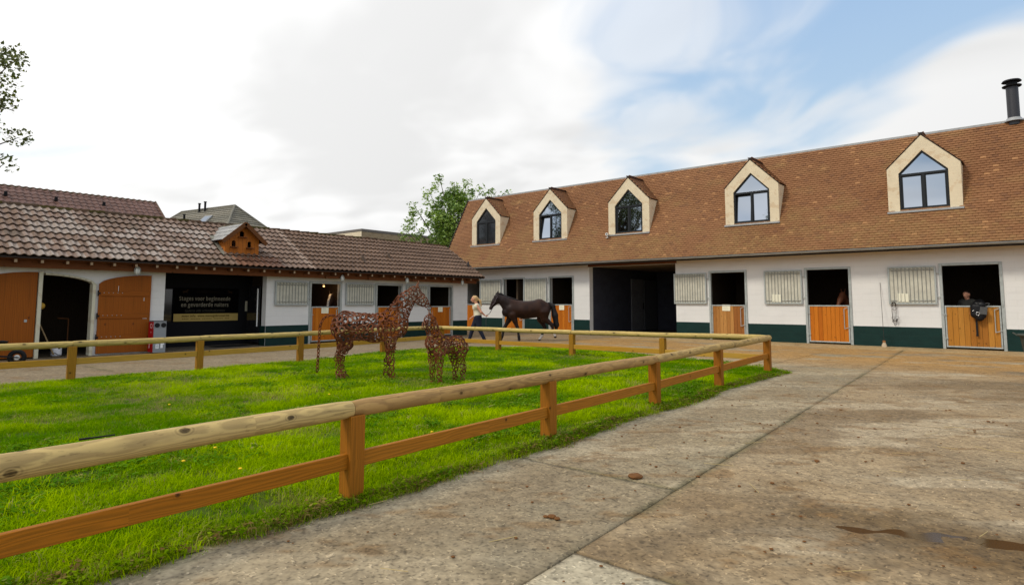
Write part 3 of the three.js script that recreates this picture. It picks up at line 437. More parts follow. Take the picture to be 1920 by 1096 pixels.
  mesh('flashing', new THREE.CylinderGeometry(0.19, 0.27, 0.12, 28).translate(19.98, 7.63, -1.47), M.zinc, roof);
  // dormers
  const zRoof = (y) => e0[1] + (y - e0[0]) * sz / sy;
  D.forEach(([c, zf], di) => {
    const ow = 0.71, iy = 5.965, ia = 6.695, b = SY;
    const s = shapeOf([[c - HW, b], [c + HW, b], [c + HW, EY], [c, AY], [c - HW, EY]]); s.holes.push(pathOf([[c - ow, b + 0.04], [c - ow, iy], [c, ia], [c + ow, iy], [c + ow, b + 0.04]]));
    const dm = mesh('dormer', uvBox(extrude(s, 0.22).translate(0, 0, zf - 0.22), 1, di * 1.7, di * 0.9), M.cream, B);
    for (const sd of [-1, 1]) {
      const x = c + sd * HW; mesh('cheek', uvBox(extrude(shapeOf([[-zf + 0.22, b + 0.35], [-zf + 0.22, EY - 0.01], [-zRoof(EY), EY - 0.01], [-zRoof(b + 0.35), b + 0.35]]), 0.04).rotateY(Math.PI / 2).translate(sd > 0 ? x - 0.042 : x + 0.002, 0, 0)), M.cream, dm);
      // roof slope with clay courses
      const L = Math.hypot(HW + 0.06, (AY - EY) * (HW + 0.02) / HW), dx = sd * (HW + 0.02) / L, dy = -(AY - EY) * (HW + 0.02) / HW / L, nx = -dy * sd, ny = Math.abs(dx), ridgeZ = zRoof(AY);
      const P = (u, z, o) => [c + dx * u + sd * nx * sd * o, AY + 0.02 + dy * u + ny * o, z];
      const top = [P(0, zf + 0.012, 0.022), P(L, zf + 0.012, 0.022), P(L, zRoof(EY - 0.06) - 0.02, 0.022), P(0, ridgeZ - 0.02, 0.022)], bot = [P(0, zf + 0.012, 0), P(L, zf + 0.012, 0), P(L, zRoof(EY - 0.06) - 0.02, 0), P(0, ridgeZ - 0.02, 0)];
      mesh('dormer_roof', merge([quadGeo(top), quadGeo(bot), quadGeo([top[0], top[1], bot[1], bot[0]]), quadGeo([top[1], top[2], bot[2], bot[1]])]), M.fascia, dm);
      const tl = [], bm = new THREE.Matrix4().makeBasis(new V3(0, 0, -sd), new V3(-dx, -dy, 0), new V3(nx * 1, ny, 0));
      for (let r = 0; r * ex < L - 0.03; r++) { const u = L - r * ex; const y = AY + dy * u; for (let z = zf + 0.01 - (r % 2 ? tw / 2 : tw); z > zRoof(y + 0.06) + 0.02; z -= tw) { const p = P(u, z, 0.042); tl.push([new THREE.Matrix4().makeTranslation(...p).multiply(bm).multiply(tilt), clayCol(c + z * 3, 3)]); } }
      const t2 = new THREE.InstancedMesh(tg, M.clay, tl.length); tl.forEach(([m, q], i) => { t2.setMatrixAt(i, m); t2.setColorAt(i, lin(...q)); }); t2.name = numbered('dormer_tiles'); t2.userData.kind = 'stuff'; t2.castShadow = t2.receiveShadow = true; dm.add(t2);
    }
    mesh('dormer_ridge', uvBox(box(c - 0.06, c + 0.06, AY + 0.02, AY + 0.095, zRoof(AY), zf + 0.016)), M.fascia, dm);
    mesh('sill', uvBox(rbox(c - HW - 0.03, c + HW + 0.03, b - 0.035, b + 0.035, zf - 0.2, zf + 0.09, 0.008)), M.zinc, dm);
    // window: frame, transom, mullion, three panes
    const zw = zf - 0.12, f = 0.055, fs = shapeOf([[c - ow, b + 0.04], [c + ow, b + 0.04], [c + ow, iy], [c, ia], [c - ow, iy]]); const il = 0.075, ty = iy - 0.06;
    fs.holes.push(pathOf([[c - ow + f, ty + 0.035], [c, ia - f * 1.45], [c + ow - f, ty + 0.035]].reverse()), pathOf([[c - ow + f, b + 0.13], [c - 0.035, b + 0.13], [c - 0.035, ty - 0.035], [c - ow + f, ty - 0.035]]), pathOf([[c + 0.035, b + 0.13], [c + ow - f, b + 0.13], [c + ow - f, ty - 0.035], [c + 0.035, ty - 0.035]]));
    mesh('window_frame', uvBox(extrude(fs, 0.07, 0.004).translate(0, 0, zw)), M.frame, dm);
    const gm = M.glass;
    mesh('window_pane', extrude(shapeOf([[c - ow + 0.03, ty], [c + ow - 0.03, ty], [c, ia - 0.05]]), 0.012).translate(0, 0, zw + 0.025), di === 0 ? M.glassDark : gm, dm);
    const casement = (xa, xb, tilted, m) => {
      const w = xb - xa, h = ty - 0.01 - (b + 0.10), fr = shapeOf([[0, 0], [w, 0], [w, h], [0, h]]); fr.holes.push(pathOf([[0.06, 0.06], [0.06, h - 0.06], [w - 0.06, h - 0.06], [w - 0.06, 0.06]]));
      const cs = mesh('casement', uvBox(extrude(fr, 0.05, 0.003)), M.frame, dm, [xa, b + 0.10, zw - 0.005]); if (tilted) cs.rotation.x = -0.12; if (tilted) cs.userData.label = 'tilted open casement';
      const pn = mesh('window_pane', box(0.05, w - 0.05, 0.05, h - 0.05, 0.02, 0.032), m, dm, [xa, b + 0.10, zw - 0.005]); if (tilted) pn.rotation.x = -0.12;
    };
    casement(c - ow + 0.045, c - 0.012, di === 1 || di === 3, di === 0 ? M.glassDark : gm); casement(c + 0.012, c + ow - 0.045, false, di === 0 ? M.glassDark : gm);
  });
  rebase(B, 10.5, 0, -3.5);
}
notice(11.42 - 0.86, 1.30, 0.024, 0.33, 0.25, 0, 'white paper notice on the pale plank half door');
notice(2.34, 1.27, 0.024, 0.30, 0.26, 0, 'pale notice on the orange half door behind the walking horse');
notice(-3.62, 1.27, 0.024, 0.26, 0.24, 0, 'pale notice on the corner half door behind the walking woman');
for (const [x, n] of [[12.45, 'three pale papers tucked behind the bars beside the bright orange door'], [16.62, 'three pale papers tucked behind the bars above the hanging bridle']]) {
  const t = thing('paper_bundle', n, 'papers', [x, 1.53, 0.07]); for (let i = 0; i < 3; i++) mesh('sheet', box(i * 0.115 - 0.048, i * 0.115 + 0.046, 0, 0.30 - i * 0.006, 0, 0.004), M.paper, t, [0, 0, i * 0.003]);
}
{ const t = thing('security_camera', 'small white security camera at the foot of the middle dormer', 'camera', [5.13, 4.60, 0.26]); mesh('housing', merge([bar([0, 0.05, 0], [0.06, 0.06, 0.14], 0.06, 0.065, 14)]), M.white, t); mesh('lens', bar([0.06, 0.06, 0.141], [0.064, 0.061, 0.15], 0.03, 0.03, 12), M.black, t); mesh('bracket', merge([bar([0, 0.05, 0], [0, -0.08, -0.02], 0.02), box(-0.06, 0.06, -0.1, -0.08, -0.06, 0.04)]), M.white, t); }

// ================================================================== LEFT STABLE (front on x = 0)
const barnL = thing('stable_building', 'low white stable with pantile roof, arched wooden doors and dark porch', 'stable');
const T = Math.PI / 2, AL = Math.atan2(1.64, 2.71), LE = [0.7, 2.64], LR = [-2.01, 4.28], LZ0 = 3.87, LZ1 = 25.45;
{
  const B = barnL, doors = [[5.214, 6.701], [8.132, 9.529], [11.106, 12.491]], H = 2.26, half = 1.34;
  const arch = (a, b, s, c, n = 20) => { const p = []; for (let i = 0; i <= n; i++) { const t = i / n; p.push([mix(a, b, t), s + (c - s) * Math.sqrt(Math.max(0, 1 - Math.pow(2 * t - 1, 2))) ** 1.15]); } return p; };
  const archPts = arch(19.2, 21.82, 1.98, 2.26);
  const pts = [[4.264, 0]]; for (const [a, b] of doors) pts.push([a, 0], [a, H], [b, H], [b, 0]); pts.push([14.13, 0], [14.13, 2.62], [17.386, 2.62], [17.386, 0], [19.2, 0], ...archPts, [21.82, 0], [25.2, 0], [25.2, 2.62], [4.264, 2.62]);
  mesh('wall', uvBox(extrude(shapeOf(pts), 0.28).rotateY(-Math.PI / 2)), M.wall, B);
  for (const [a, b] of [[4.27, 5.212], [6.703, 8.13], [9.531, 11.104], [12.493, 14.124]]) mesh('wall_base', uvBox(box(0.001, 0.006, 0, 0.682 + rr(-0.006, 0.006), a, b)), M.plinth, B);
  mesh('wall_base', uvBox(box(-0.4, -0.004, 0, 0.682, 14.125, 14.136)), M.plinth, B);
  mesh('side_wall', uvBox(merge([box(-4.6, -0.28, 0, 2.62, 4.264, 4.5), box(-4.8, -4.6, 0, 2.62, 4.264, 25.2), box(-4.6, -0.28, 0, 2.62, 24.95, 25.2)])), M.wall, B);
  mesh('gable', uvBox(extrude(shapeOf([[0.0, 2.62], [0.0, 2.9], [LR[0], LR[1] - 0.08], [-4.6, 2.8], [-4.6, 2.62]]), 0.2).translate(0, 0, 4.27)), M.soffit, B);
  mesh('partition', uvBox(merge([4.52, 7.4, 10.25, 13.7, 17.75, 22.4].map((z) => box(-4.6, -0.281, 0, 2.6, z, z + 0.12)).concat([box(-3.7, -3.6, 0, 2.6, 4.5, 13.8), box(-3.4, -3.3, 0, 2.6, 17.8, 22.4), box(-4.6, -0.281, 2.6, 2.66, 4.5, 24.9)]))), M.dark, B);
  mesh('stall_floor', uvBox(merge([box(-3.6, -0.28, -0.05, 0.03, 4.5, 13.7)])), std({ color: lin(0.26, 0.18, 0.08), map: T_speck, roughness: 1 }), B);
  mesh('shed_floor', uvBox(box(-3.3, -0.0, -0.05, 0.012, 17.87, 22.4)), std({ color: lin(0.14, 0.10, 0.06), map: rep(T_agg, 0.4), roughness: 0.95 }), B);
  doors.forEach(([a, b], i) => stableDoor(B, { at: [0, 0, b], turn: T, W: b - a, H, half, planks: M.plankOrange }));
  for (const [a, b] of [[12.55, 13.84], [9.61, 10.95], [6.78, 7.98]]) upperDoor(B, { at: [0.035, 1.385, b], turn: T, W: b - a, H: 0.845 });
  // barn door: left leaf shut, right leaf folded back on the wall
  const leaf = (name, z0, z1, tall, x, label) => {   // outline in (z, y)
    const hi = tall === 'low' ? z0 : z1; const top = []; for (let i = 0; i <= 12; i++) { const t = i / 12, z = mix(z0, z1, t), k = Math.abs(z - hi) / (z1 - z0); top.push([z, 2.0 + 0.275 * Math.sqrt(Math.max(0, 1 - k * k)) ** 1.2]); }
    const g = extrude(shapeOf([[z0, 0.05], ...top, [z1, 0.05]]), 0.05, 0.004).rotateY(-Math.PI / 2).translate(x + 0.05, 0, 0); const m = mesh(name, uvGrain(g, 1, z0), M.barn, B); if (label) m.userData.label = label; return m;
  };
  const l1 = leaf('barn_door', 20.55, 21.80, 'low', -0.03, 'closed barn door leaf at the left edge'), l2 = leaf('barn_door', 17.80, 19.13, 'low', 0.02, 'barn door leaf folded open against the wall');
  for (const y of [0.42, 1.02, 1.66]) { mesh('batten', uvGrain(rbox(0.078, 0.098, y, y + 0.14, 17.84, 19.10, 0.004), 2, y), M.barn, l2); const L = []; for (let i = 0; i < 5; i++) L.push(new THREE.SphereGeometry(0.013, 8, 6).translate(0.1, y + 0.09, 19.02 - i * 0.115)); mesh('bolt_row', merge(L), M.galv, l2); mesh('hinge', merge([bar([0.06, y, 19.15], [0.06, y + 0.16, 19.15], 0.018), box(0.05, 0.075, y + 0.05, y + 0.1, 19.06, 19.15)]), M.black, l2); }
  mesh('pull_or_lit_edge', merge([bar([0.082, 1.75, 18.66], [0.082, 1.95, 18.66], 0.006), bar([0.082, 1.52, 17.98], [0.082, 1.62, 17.98], 0.008)]), M.white, l2);
  mesh('latch_plate', rbox(0.072, 0.084, 1.0, 1.09, 17.88, 17.99, 0.003), M.white, l2);
  mesh('latch_plate', rbox(0.022, 0.032, 0.96, 1.03, 20.72, 20.78, 0.003), M.galv, l1);
  mesh('door_post', uvBox(rbox(-0.16, 0.075, 0, 2.30, 20.44, 20.53, 0.01)), M.trimPaint, B);
  mesh('door_post', uvBox(rbox(-0.22, 0.055, 0, 2.0, 19.205, 19.29, 0.01)), M.trimPaint, B);
  { const cp = archPts.filter(([z]) => z < 20.5).map(([z, y]) => new V3(-0.08, y - 0.02, z)); const L = []; for (let i = 1; i < cp.length; i++) { const a = cp[i - 1], b = cp[i]; L.push((() => { const g = new THREE.BoxGeometry(0.24, 0.05, a.distanceTo(b) + 0.01); g.lookAt(b.clone().sub(a)); g.translate((a.x + b.x) / 2, (a.y + b.y) / 2, (a.z + b.z) / 2); return g; })()); } mesh('arch_trim', uvBox(merge(L)), M.trimPaint, B); }
  // porch: dark glazed front set back under the roof
  const px = -1.62;
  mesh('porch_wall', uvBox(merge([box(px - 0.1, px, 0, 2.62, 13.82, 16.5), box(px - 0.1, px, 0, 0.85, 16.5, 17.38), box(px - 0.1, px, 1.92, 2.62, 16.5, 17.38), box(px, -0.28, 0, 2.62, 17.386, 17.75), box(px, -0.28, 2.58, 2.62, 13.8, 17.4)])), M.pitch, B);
  mesh('porch_window', box(px - 0.06, px - 0.04, 0.85, 1.92, 16.5, 17.38), M.glassDark, B);
  mesh('porch_floor', uvBox(box(px, 0.0, -0.05, 0.014, 13.82, 17.6)), std({ color: lin(0.2, 0.165, 0.12), map: rep(T_agg, 0.4), roughness: 0.95 }), B);
  mesh('black_floor_slab', rbox(-0.95, -0.3, 0.014, 0.03, 14.4, 15.6, 0.006), M.black, B);  // flat black slab on the porch floor
  const gd = mesh('porch_door', merge([box(-1.2, -0.35, 0.1, 2.05, 14.15, 14.19)]), M.glassDark, B); mesh('pull_or_lit_edge', bar([-0.38, 0.66, 14.24], [-0.38, 1.96, 14.24], 0.022, 0.022, 12), M.white, gd);  // white bar painted in for the lit edge of the open door leaf
  // eaves
  mesh('soffit', uvGrain(box(0.002, 0.58, 2.575, 2.595, 4.1, 25.3), 2), M.soffit, B);
  mesh('fascia', uvGrain(box(0.30, 0.33, 2.37, 2.574, 4.0, 25.3), 2), M.soffit, B);
  for (let z = 4.1; z < 25; z += 0.55) { const g = rbox(0.332, 0.60, 2.49, 2.572, z - 0.033, z + 0.033, 0.005); mesh('rafter_end', uvGrain(g, 0, z), M.rafter, B); mesh('end_cap', rbox(0.60, 0.604, 2.492, 2.570, z - 0.031, z + 0.031, 0.001), std_end(), B); }
  for (const [a, b] of [[11.53, 12.07], [9.56, 10.17], [7.25, 7.93], [4.95, 5.64]]) mesh('eave_block', uvGrain(rbox(0.15, 0.40, 2.37, 2.455, a, b, 0.008), 2, a), M.soffit, B);
  // roof deck and pantiles
  const ca = Math.cos(AL), sa = Math.sin(AL), slope = Math.hypot(LE[0] - LR[0], LR[1] - LE[1]);
  const at = (s, z, o) => new V3(LE[0] - ca * s + sa * o, LE[1] + sa * s + ca * o, z);
  const v = (s, z, o) => at(s, z, o).toArray();
  const roof = mesh('roof', merge([quadGeo([v(0.02, LZ1, -0.03), v(0.02, LZ0, -0.03), v(slope, LZ0, -0.03), v(slope, LZ1, -0.03)]), quadGeo([v(slope, LZ1, 0), v(slope, LZ0, 0), [-4.8, 2.65, LZ0], [-4.8, 2.65, LZ1]]), box(0.5, 0.68, 2.60, 2.625, LZ0, LZ1)]), M.deck, B);
  const tw = 0.2, rows = 9, exp = (slope - 0.06) / rows, prof = (u) => 0.046 * Math.pow(0.5 + 0.5 * Math.cos(6.283 * (u - 0.3)), 1.25), NU = 8;
  const pan = (i) => { const P = [], U = [], I = []; for (let k = 0; k <= NU; k++) { const u = k / NU * 1.04, x = u * tw, h = prof(u); P.push(x, 0, h - 0.02, x, 0, h, x, exp + 0.05, h - 0.052); U.push(u * 0.22 + i * 0.31, i * 0.17 - 0.02, u * 0.22 + i * 0.31, i * 0.17, u * 0.22 + i * 0.31, i * 0.17 + 0.38); } for (let k = 0; k < NU; k++) { const a = k * 3, b = a + 3; I.push(a, b, a + 1, a + 1, b, b + 1, a + 1, b + 1, a + 2, a + 2, b + 1, b + 2); } const g = new THREE.BufferGeometry(); g.setAttribute('position', new THREE.Float32BufferAttribute(P, 3)); g.setAttribute('uv', new THREE.Float32BufferAttribute(U, 2)); g.setIndex(I); return toCreasedNormals(g, 0.7); };
  const pans = [0, 1, 2, 3].map(pan), bm = new THREE.Matrix4().makeBasis(new V3(0, 0, -1), new V3(-ca, sa, 0), new V3(sa, ca, 0));
  const tm = (c, r) => { const p = at(0.0 + r * exp, LZ0 + tw * (c + 1), 0.05 + rr(-0.003, 0.003)); return new THREE.Matrix4().makeTranslation(p.x, p.y, p.z).multiply(bm).multiply(new THREE.Matrix4().makeRotationZ(rr(-0.012, 0.012))); };
  const stuff = [[], [], [], []], nc = Math.round((LZ1 - LZ0) / tw);
  for (let c = 0; c < nc; c++) for (let r = 0; r < rows; r++) {
    const z = LZ0 + tw * (c + 0.5), k = Math.floor(rnd() * 4), m = tm(c, r), lichen = fbm(z * 0.55, r * 0.7, 701, 3) + rr(-0.18, 0.18), newer = z > 12.72;
    if (z > 15.72 && z < 21.75) { const mi = lichen > 0.6 ? 5 : lichen > 0.52 ? 2 : lichen > 0.42 ? 0 : lichen > 0.34 ? 4 : lichen > 0.28 ? 1 : 3; const t = mesh('roof_tile', pans[k], M.pantile[mi], roof); t.applyMatrix4(m); }
    else { let q = mix3([0.165, 0.10, 0.066], [0.26, 0.18, 0.135], clamp(lichen * 1.5 - 0.25)); if (!newer) q = mix3([0.125, 0.072, 0.044], [0.185, 0.112, 0.072], clamp(lichen * 1.4 - 0.2)); else if (z < 12.92) q = [0.32, 0.23, 0.175]; if (r < 2 && z > 13.9 && z < 15.5) q = mix3(q, [0.20, 0.08, 0.04], 0.7); stuff[k].push([m, q]); }
  }
  stuff.forEach((l, k) => { const im = new THREE.InstancedMesh(pans[k], M.pantileStuff, l.length); l.forEach(([m, c], i) => { im.setMatrixAt(i, m); im.setColorAt(i, lin(...c)); }); im.name = numbered('roof_tiles'); im.userData.kind = 'stuff'; im.castShadow = im.receiveShadow = true; roof.add(im); });
  for (let z = LZ0, i = 0; z < LZ1 - 0.1; z += 0.42, i++) {
    const g = new THREE.CylinderGeometry(0.105, 0.115, 0.45, 10, 1, true, -Math.PI / 2, Math.PI); g.rotateX(Math.PI / 2); g.rotateZ(0); const sag = rr(-0.008, 0.01);
    const L = [g.clone().scale(1.15, 1.15, 1).rotateX(0.06).translate(LR[0], LR[1] + 0.035 + sag, z + 0.21)]; mesh('ridge_tile', uvBox(merge(L), 1, i * 0.4, 0), [M.pantile[3], M.moss, M.pantile[4], M.moss][Math.floor(rnd() * 4)], roof).rotation.y = 0;
  }
  for (const [s, z] of [[1.02, 10.15], [1.42, 8.6]]) { const p = at(s, z, 0.06), g = merge([new THREE.CylinderGeometry(0.09, 0.12, 0.26, 12, 1, false).scale(1, 1, 0.6).rotateZ(AL + 1.2)]); mesh('vent_tile', g, M.pantile[3], roof, p.toArray()); }
  mesh('verge_tile', uvBox(merge([(() => { const g = new THREE.BoxGeometry(slope, 0.06, 0.05); g.rotateZ(-AL); g.translate((LE[0] + LR[0]) / 2, (LE[1] + LR[1]) / 2 + 0.0, LZ0 - 0.01); return g; })()])), M.pantile[4], roof);
  rebase(B, -2.3, 0, 14.5);
}
function std_end() { return M.endGrain || (M.endGrain = std({ color: lin(0.42, 0.30, 0.19), map: T_speck, roughness: 0.85 })); }
notice(0.024, 1.21, 11.106 + 0.72, 0.30, 0.25, T, 'white notice on the half door left of the horseshoe horse');
notice(0.024, 1.21, 5.214 + 0.78, 0.27, 0.25, T, 'pale notice on the half door behind the horseshoe foal');
for (const [z, n] of [[18.30, 'above the folded open barn door'], [11.36, 'above the stall with the white-blazed horse'], [8.23, 'above the middle half door of the low stable'], [5.0, 'nearest the roof corner of the low stable']]) {
  const t = thing('wall_lamp', 'oval white bulkhead lamp under the eaves ' + n, 'lamp', [0.40, 2.39, z], 'bulkhead lamps under the eaves'); const g = new THREE.SphereGeometry(0.075, 16, 12); g.scale(0.7, 1.35, 0.85); mesh('glass_cover', g, std({ color: lin(0.75, 0.76, 0.7), roughness: 0.2 }), t); mesh('cage', merge([new THREE.TorusGeometry(0.085, 0.009, 6, 20).scale(1, 1.3, 1).rotateY(T), new THREE.TorusGeometry(0.07, 0.006, 6, 20).scale(0.8, 1.45, 1), bar([0, 0.09, 0], [0, 0.12, 0], 0.03)]), M.galv, t);
}
// dovecote sitting on the low roof
{
  const t = thing('dovecote', 'orange timber dovecote with three arched holes on the low roof', 'dovecote', [-0.1, 3.0, 15.05]);
  const D = thingLocal(t), z0 = 14.47, z1 = 15.62, zc = 15.05, yb = 3.0, ye = 3.62, ya = 4.10, xf = 0.0;
  const hole = (z, y, w, h) => { const p = [[z - w, y], [z - w, y + h]]; for (let i = 0; i <= 8; i++) { const a = Math.PI * (1 - i / 8); p.push([z + w * Math.cos(a), y + h + w * Math.sin(a)]); } p.push([z + w, y]); return p; };
  const s = shapeOf([[z0, yb], [z1, yb], [z1, ye], [zc, ya], [z0, ye]]), hs = [[15.335, 3.33, 0.065, 0.14], [14.80, 3.33, 0.065, 0.14], [15.07, 3.68, 0.075, 0.11]]; hs.forEach((h) => s.holes.push(pathOf(hole(...h))));
  const wm = woodMat(0.50, 0.155, 0.018);
  mesh('front', uvGrain(extrude(s, 0.035).rotateY(-T).translate(xf, 0, 0), 1), wm, D);
  const xr = (y) => LE[0] - (y - LE[1]) / Math.tan(AL);
  for (const z of [z0, z1]) mesh('side', uvGrain(extrude(shapeOf([[xf - 0.036, yb + 0.0], [xf - 0.036, ye], [xr(ye) - 0.05, ye], [xr(yb) - 0.05, yb]]), 0.03).translate(0, 0, z === z0 ? z0 + 0.001 : z1 - 0.031), 1, z), wm, D);
  for (let i = 1; i < 8; i++) mesh('board_joint', box(xf + 0.0005, xf + 0.003, yb, ye + Math.min(1, (z1 - Math.abs(zc - mix(z0, z1, i / 8)) * 0 - z0)) * 0.0, mix(z0, z1, i / 8) - 0.003, mix(z0, z1, i / 8) + 0.003), M.soffit, D);
  hs.forEach(([z, y, w]) => { mesh('perch', uvGrain(rbox(xf + 0.001, xf + 0.12, y - 0.04, y - 0.012, z - w * 1.9, z + w * 1.9, 0.005), 2, z), M.soffit, D); });
  const run = (zc - z0) + 0.16, rise = (ya + 0.04 - 3.50), L = Math.hypot(run, rise), sl = std({ color: lin(0.36, 0.35, 0.33), map: T_tile, roughness: 0.5 });
  for (const sd of [-1, 1]) {   // slates in courses
    const slope = mesh('roof', quadGeo([[0.2, ya + 0.05, zc], [0.2, ya + 0.05 - rise, zc + sd * run], [-1.0, ya + 0.05 - rise, zc + sd * run], [-1.8, ya + 0.05, zc]]), M.deck, D);
    for (let r = 0; r < 4; r++) { const t0 = 1 - r / 4, t1 = 1 - (r + 1.25) / 4; for (let c = 0; c < 7; c++) { const x1 = 0.2 - c * 0.26, x0 = x1 - 0.255; const y0 = ya + 0.066 - rise * t0, y1 = ya + 0.058 - rise * Math.max(0, t1); if (x0 < -1.05 - 0.9 * (1 - t0)) continue; mesh('slate', quadGeo([[x1, y0 + 0.008, zc + sd * run * t0], [x0, y0 + 0.008, zc + sd * run * t0], [x0, y1, zc + sd * run * Math.max(0, t1)], [x1, y1, zc + sd * run * Math.max(0, t1)]]), sl, slope); } }
    const bg = new THREE.BoxGeometry(0.03, 0.13, L + 0.03); bg.rotateX(sd * Math.atan2(rise, run)); bg.translate(0.215, ya + 0.0 - rise / 2, zc + sd * run / 2); mesh('bargeboard', uvGrain(bg, 2), M.rafter, D);
  }
  for (let x = 0.2; x > -1.8; x -= 0.3) mesh('ridge_tile', new THREE.CylinderGeometry(0.055, 0.06, 0.31, 8, 1, true, -T, Math.PI).rotateX(T).rotateY(T).translate(x - 0.15, ya + 0.04, zc), M.moss, D);
  mesh('flashing', merge([box(-0.08, 0.16, yb - 0.06, yb + 0.0, z0 - 0.02, z1 + 0.02), quadGeo([[0.12, yb - 0.02, z1 + 0.14], [0.12, yb - 0.02, z1], [xr(ye), ye + 0.06, z1], [xr(ye), ye + 0.06, z1 + 0.14]].map(([x, y, z]) => [x + 0.03, y + 0.05, z]))]), std({ color: lin(0.26, 0.25, 0.2), map: T_tile, roughness: 0.7 }), D);
  rebaseLocal(t, D);
}
function thingLocal(t) { t.userData.off = t.position.clone(); return t; }
function rebaseLocal(t) { const o = t.userData.off; delete t.userData.off; for (const c of t.children) c.position.sub(o); }
// banner on the porch wall
{
  const tex = canvasTex(1024, 528, (c, w, h) => {
    c.fillStyle = '#060505'; c.fillRect(0, 0, w, h); c.textAlign = 'center';  // print colours darkened, porch shade put into the texture
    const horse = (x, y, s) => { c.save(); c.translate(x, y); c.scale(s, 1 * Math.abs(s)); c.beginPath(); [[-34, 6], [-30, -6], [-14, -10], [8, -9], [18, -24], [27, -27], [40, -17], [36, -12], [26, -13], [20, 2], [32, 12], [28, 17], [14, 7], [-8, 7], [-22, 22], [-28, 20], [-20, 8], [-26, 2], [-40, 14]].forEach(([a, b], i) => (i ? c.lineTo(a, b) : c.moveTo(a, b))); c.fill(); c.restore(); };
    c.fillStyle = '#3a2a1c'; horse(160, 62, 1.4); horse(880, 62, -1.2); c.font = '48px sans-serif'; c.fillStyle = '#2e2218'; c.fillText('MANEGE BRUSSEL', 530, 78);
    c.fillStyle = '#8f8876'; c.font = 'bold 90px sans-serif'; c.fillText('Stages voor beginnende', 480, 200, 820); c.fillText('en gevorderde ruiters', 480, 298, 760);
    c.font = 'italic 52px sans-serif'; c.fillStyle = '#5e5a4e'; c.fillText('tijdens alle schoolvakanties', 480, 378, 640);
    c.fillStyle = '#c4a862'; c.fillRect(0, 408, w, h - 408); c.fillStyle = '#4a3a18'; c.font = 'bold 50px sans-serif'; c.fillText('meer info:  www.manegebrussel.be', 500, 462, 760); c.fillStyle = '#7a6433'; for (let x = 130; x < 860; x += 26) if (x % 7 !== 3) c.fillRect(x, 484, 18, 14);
  });
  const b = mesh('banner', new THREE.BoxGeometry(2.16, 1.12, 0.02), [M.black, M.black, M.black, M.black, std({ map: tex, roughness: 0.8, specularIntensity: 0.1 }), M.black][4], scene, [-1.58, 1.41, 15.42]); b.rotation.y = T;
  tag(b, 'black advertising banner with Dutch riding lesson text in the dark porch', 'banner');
  notice(-1.585, 1.35, 13.98, 0.2, 0.36, T, 'small pale notice beside the porch banner').userData.group = undefined;
}
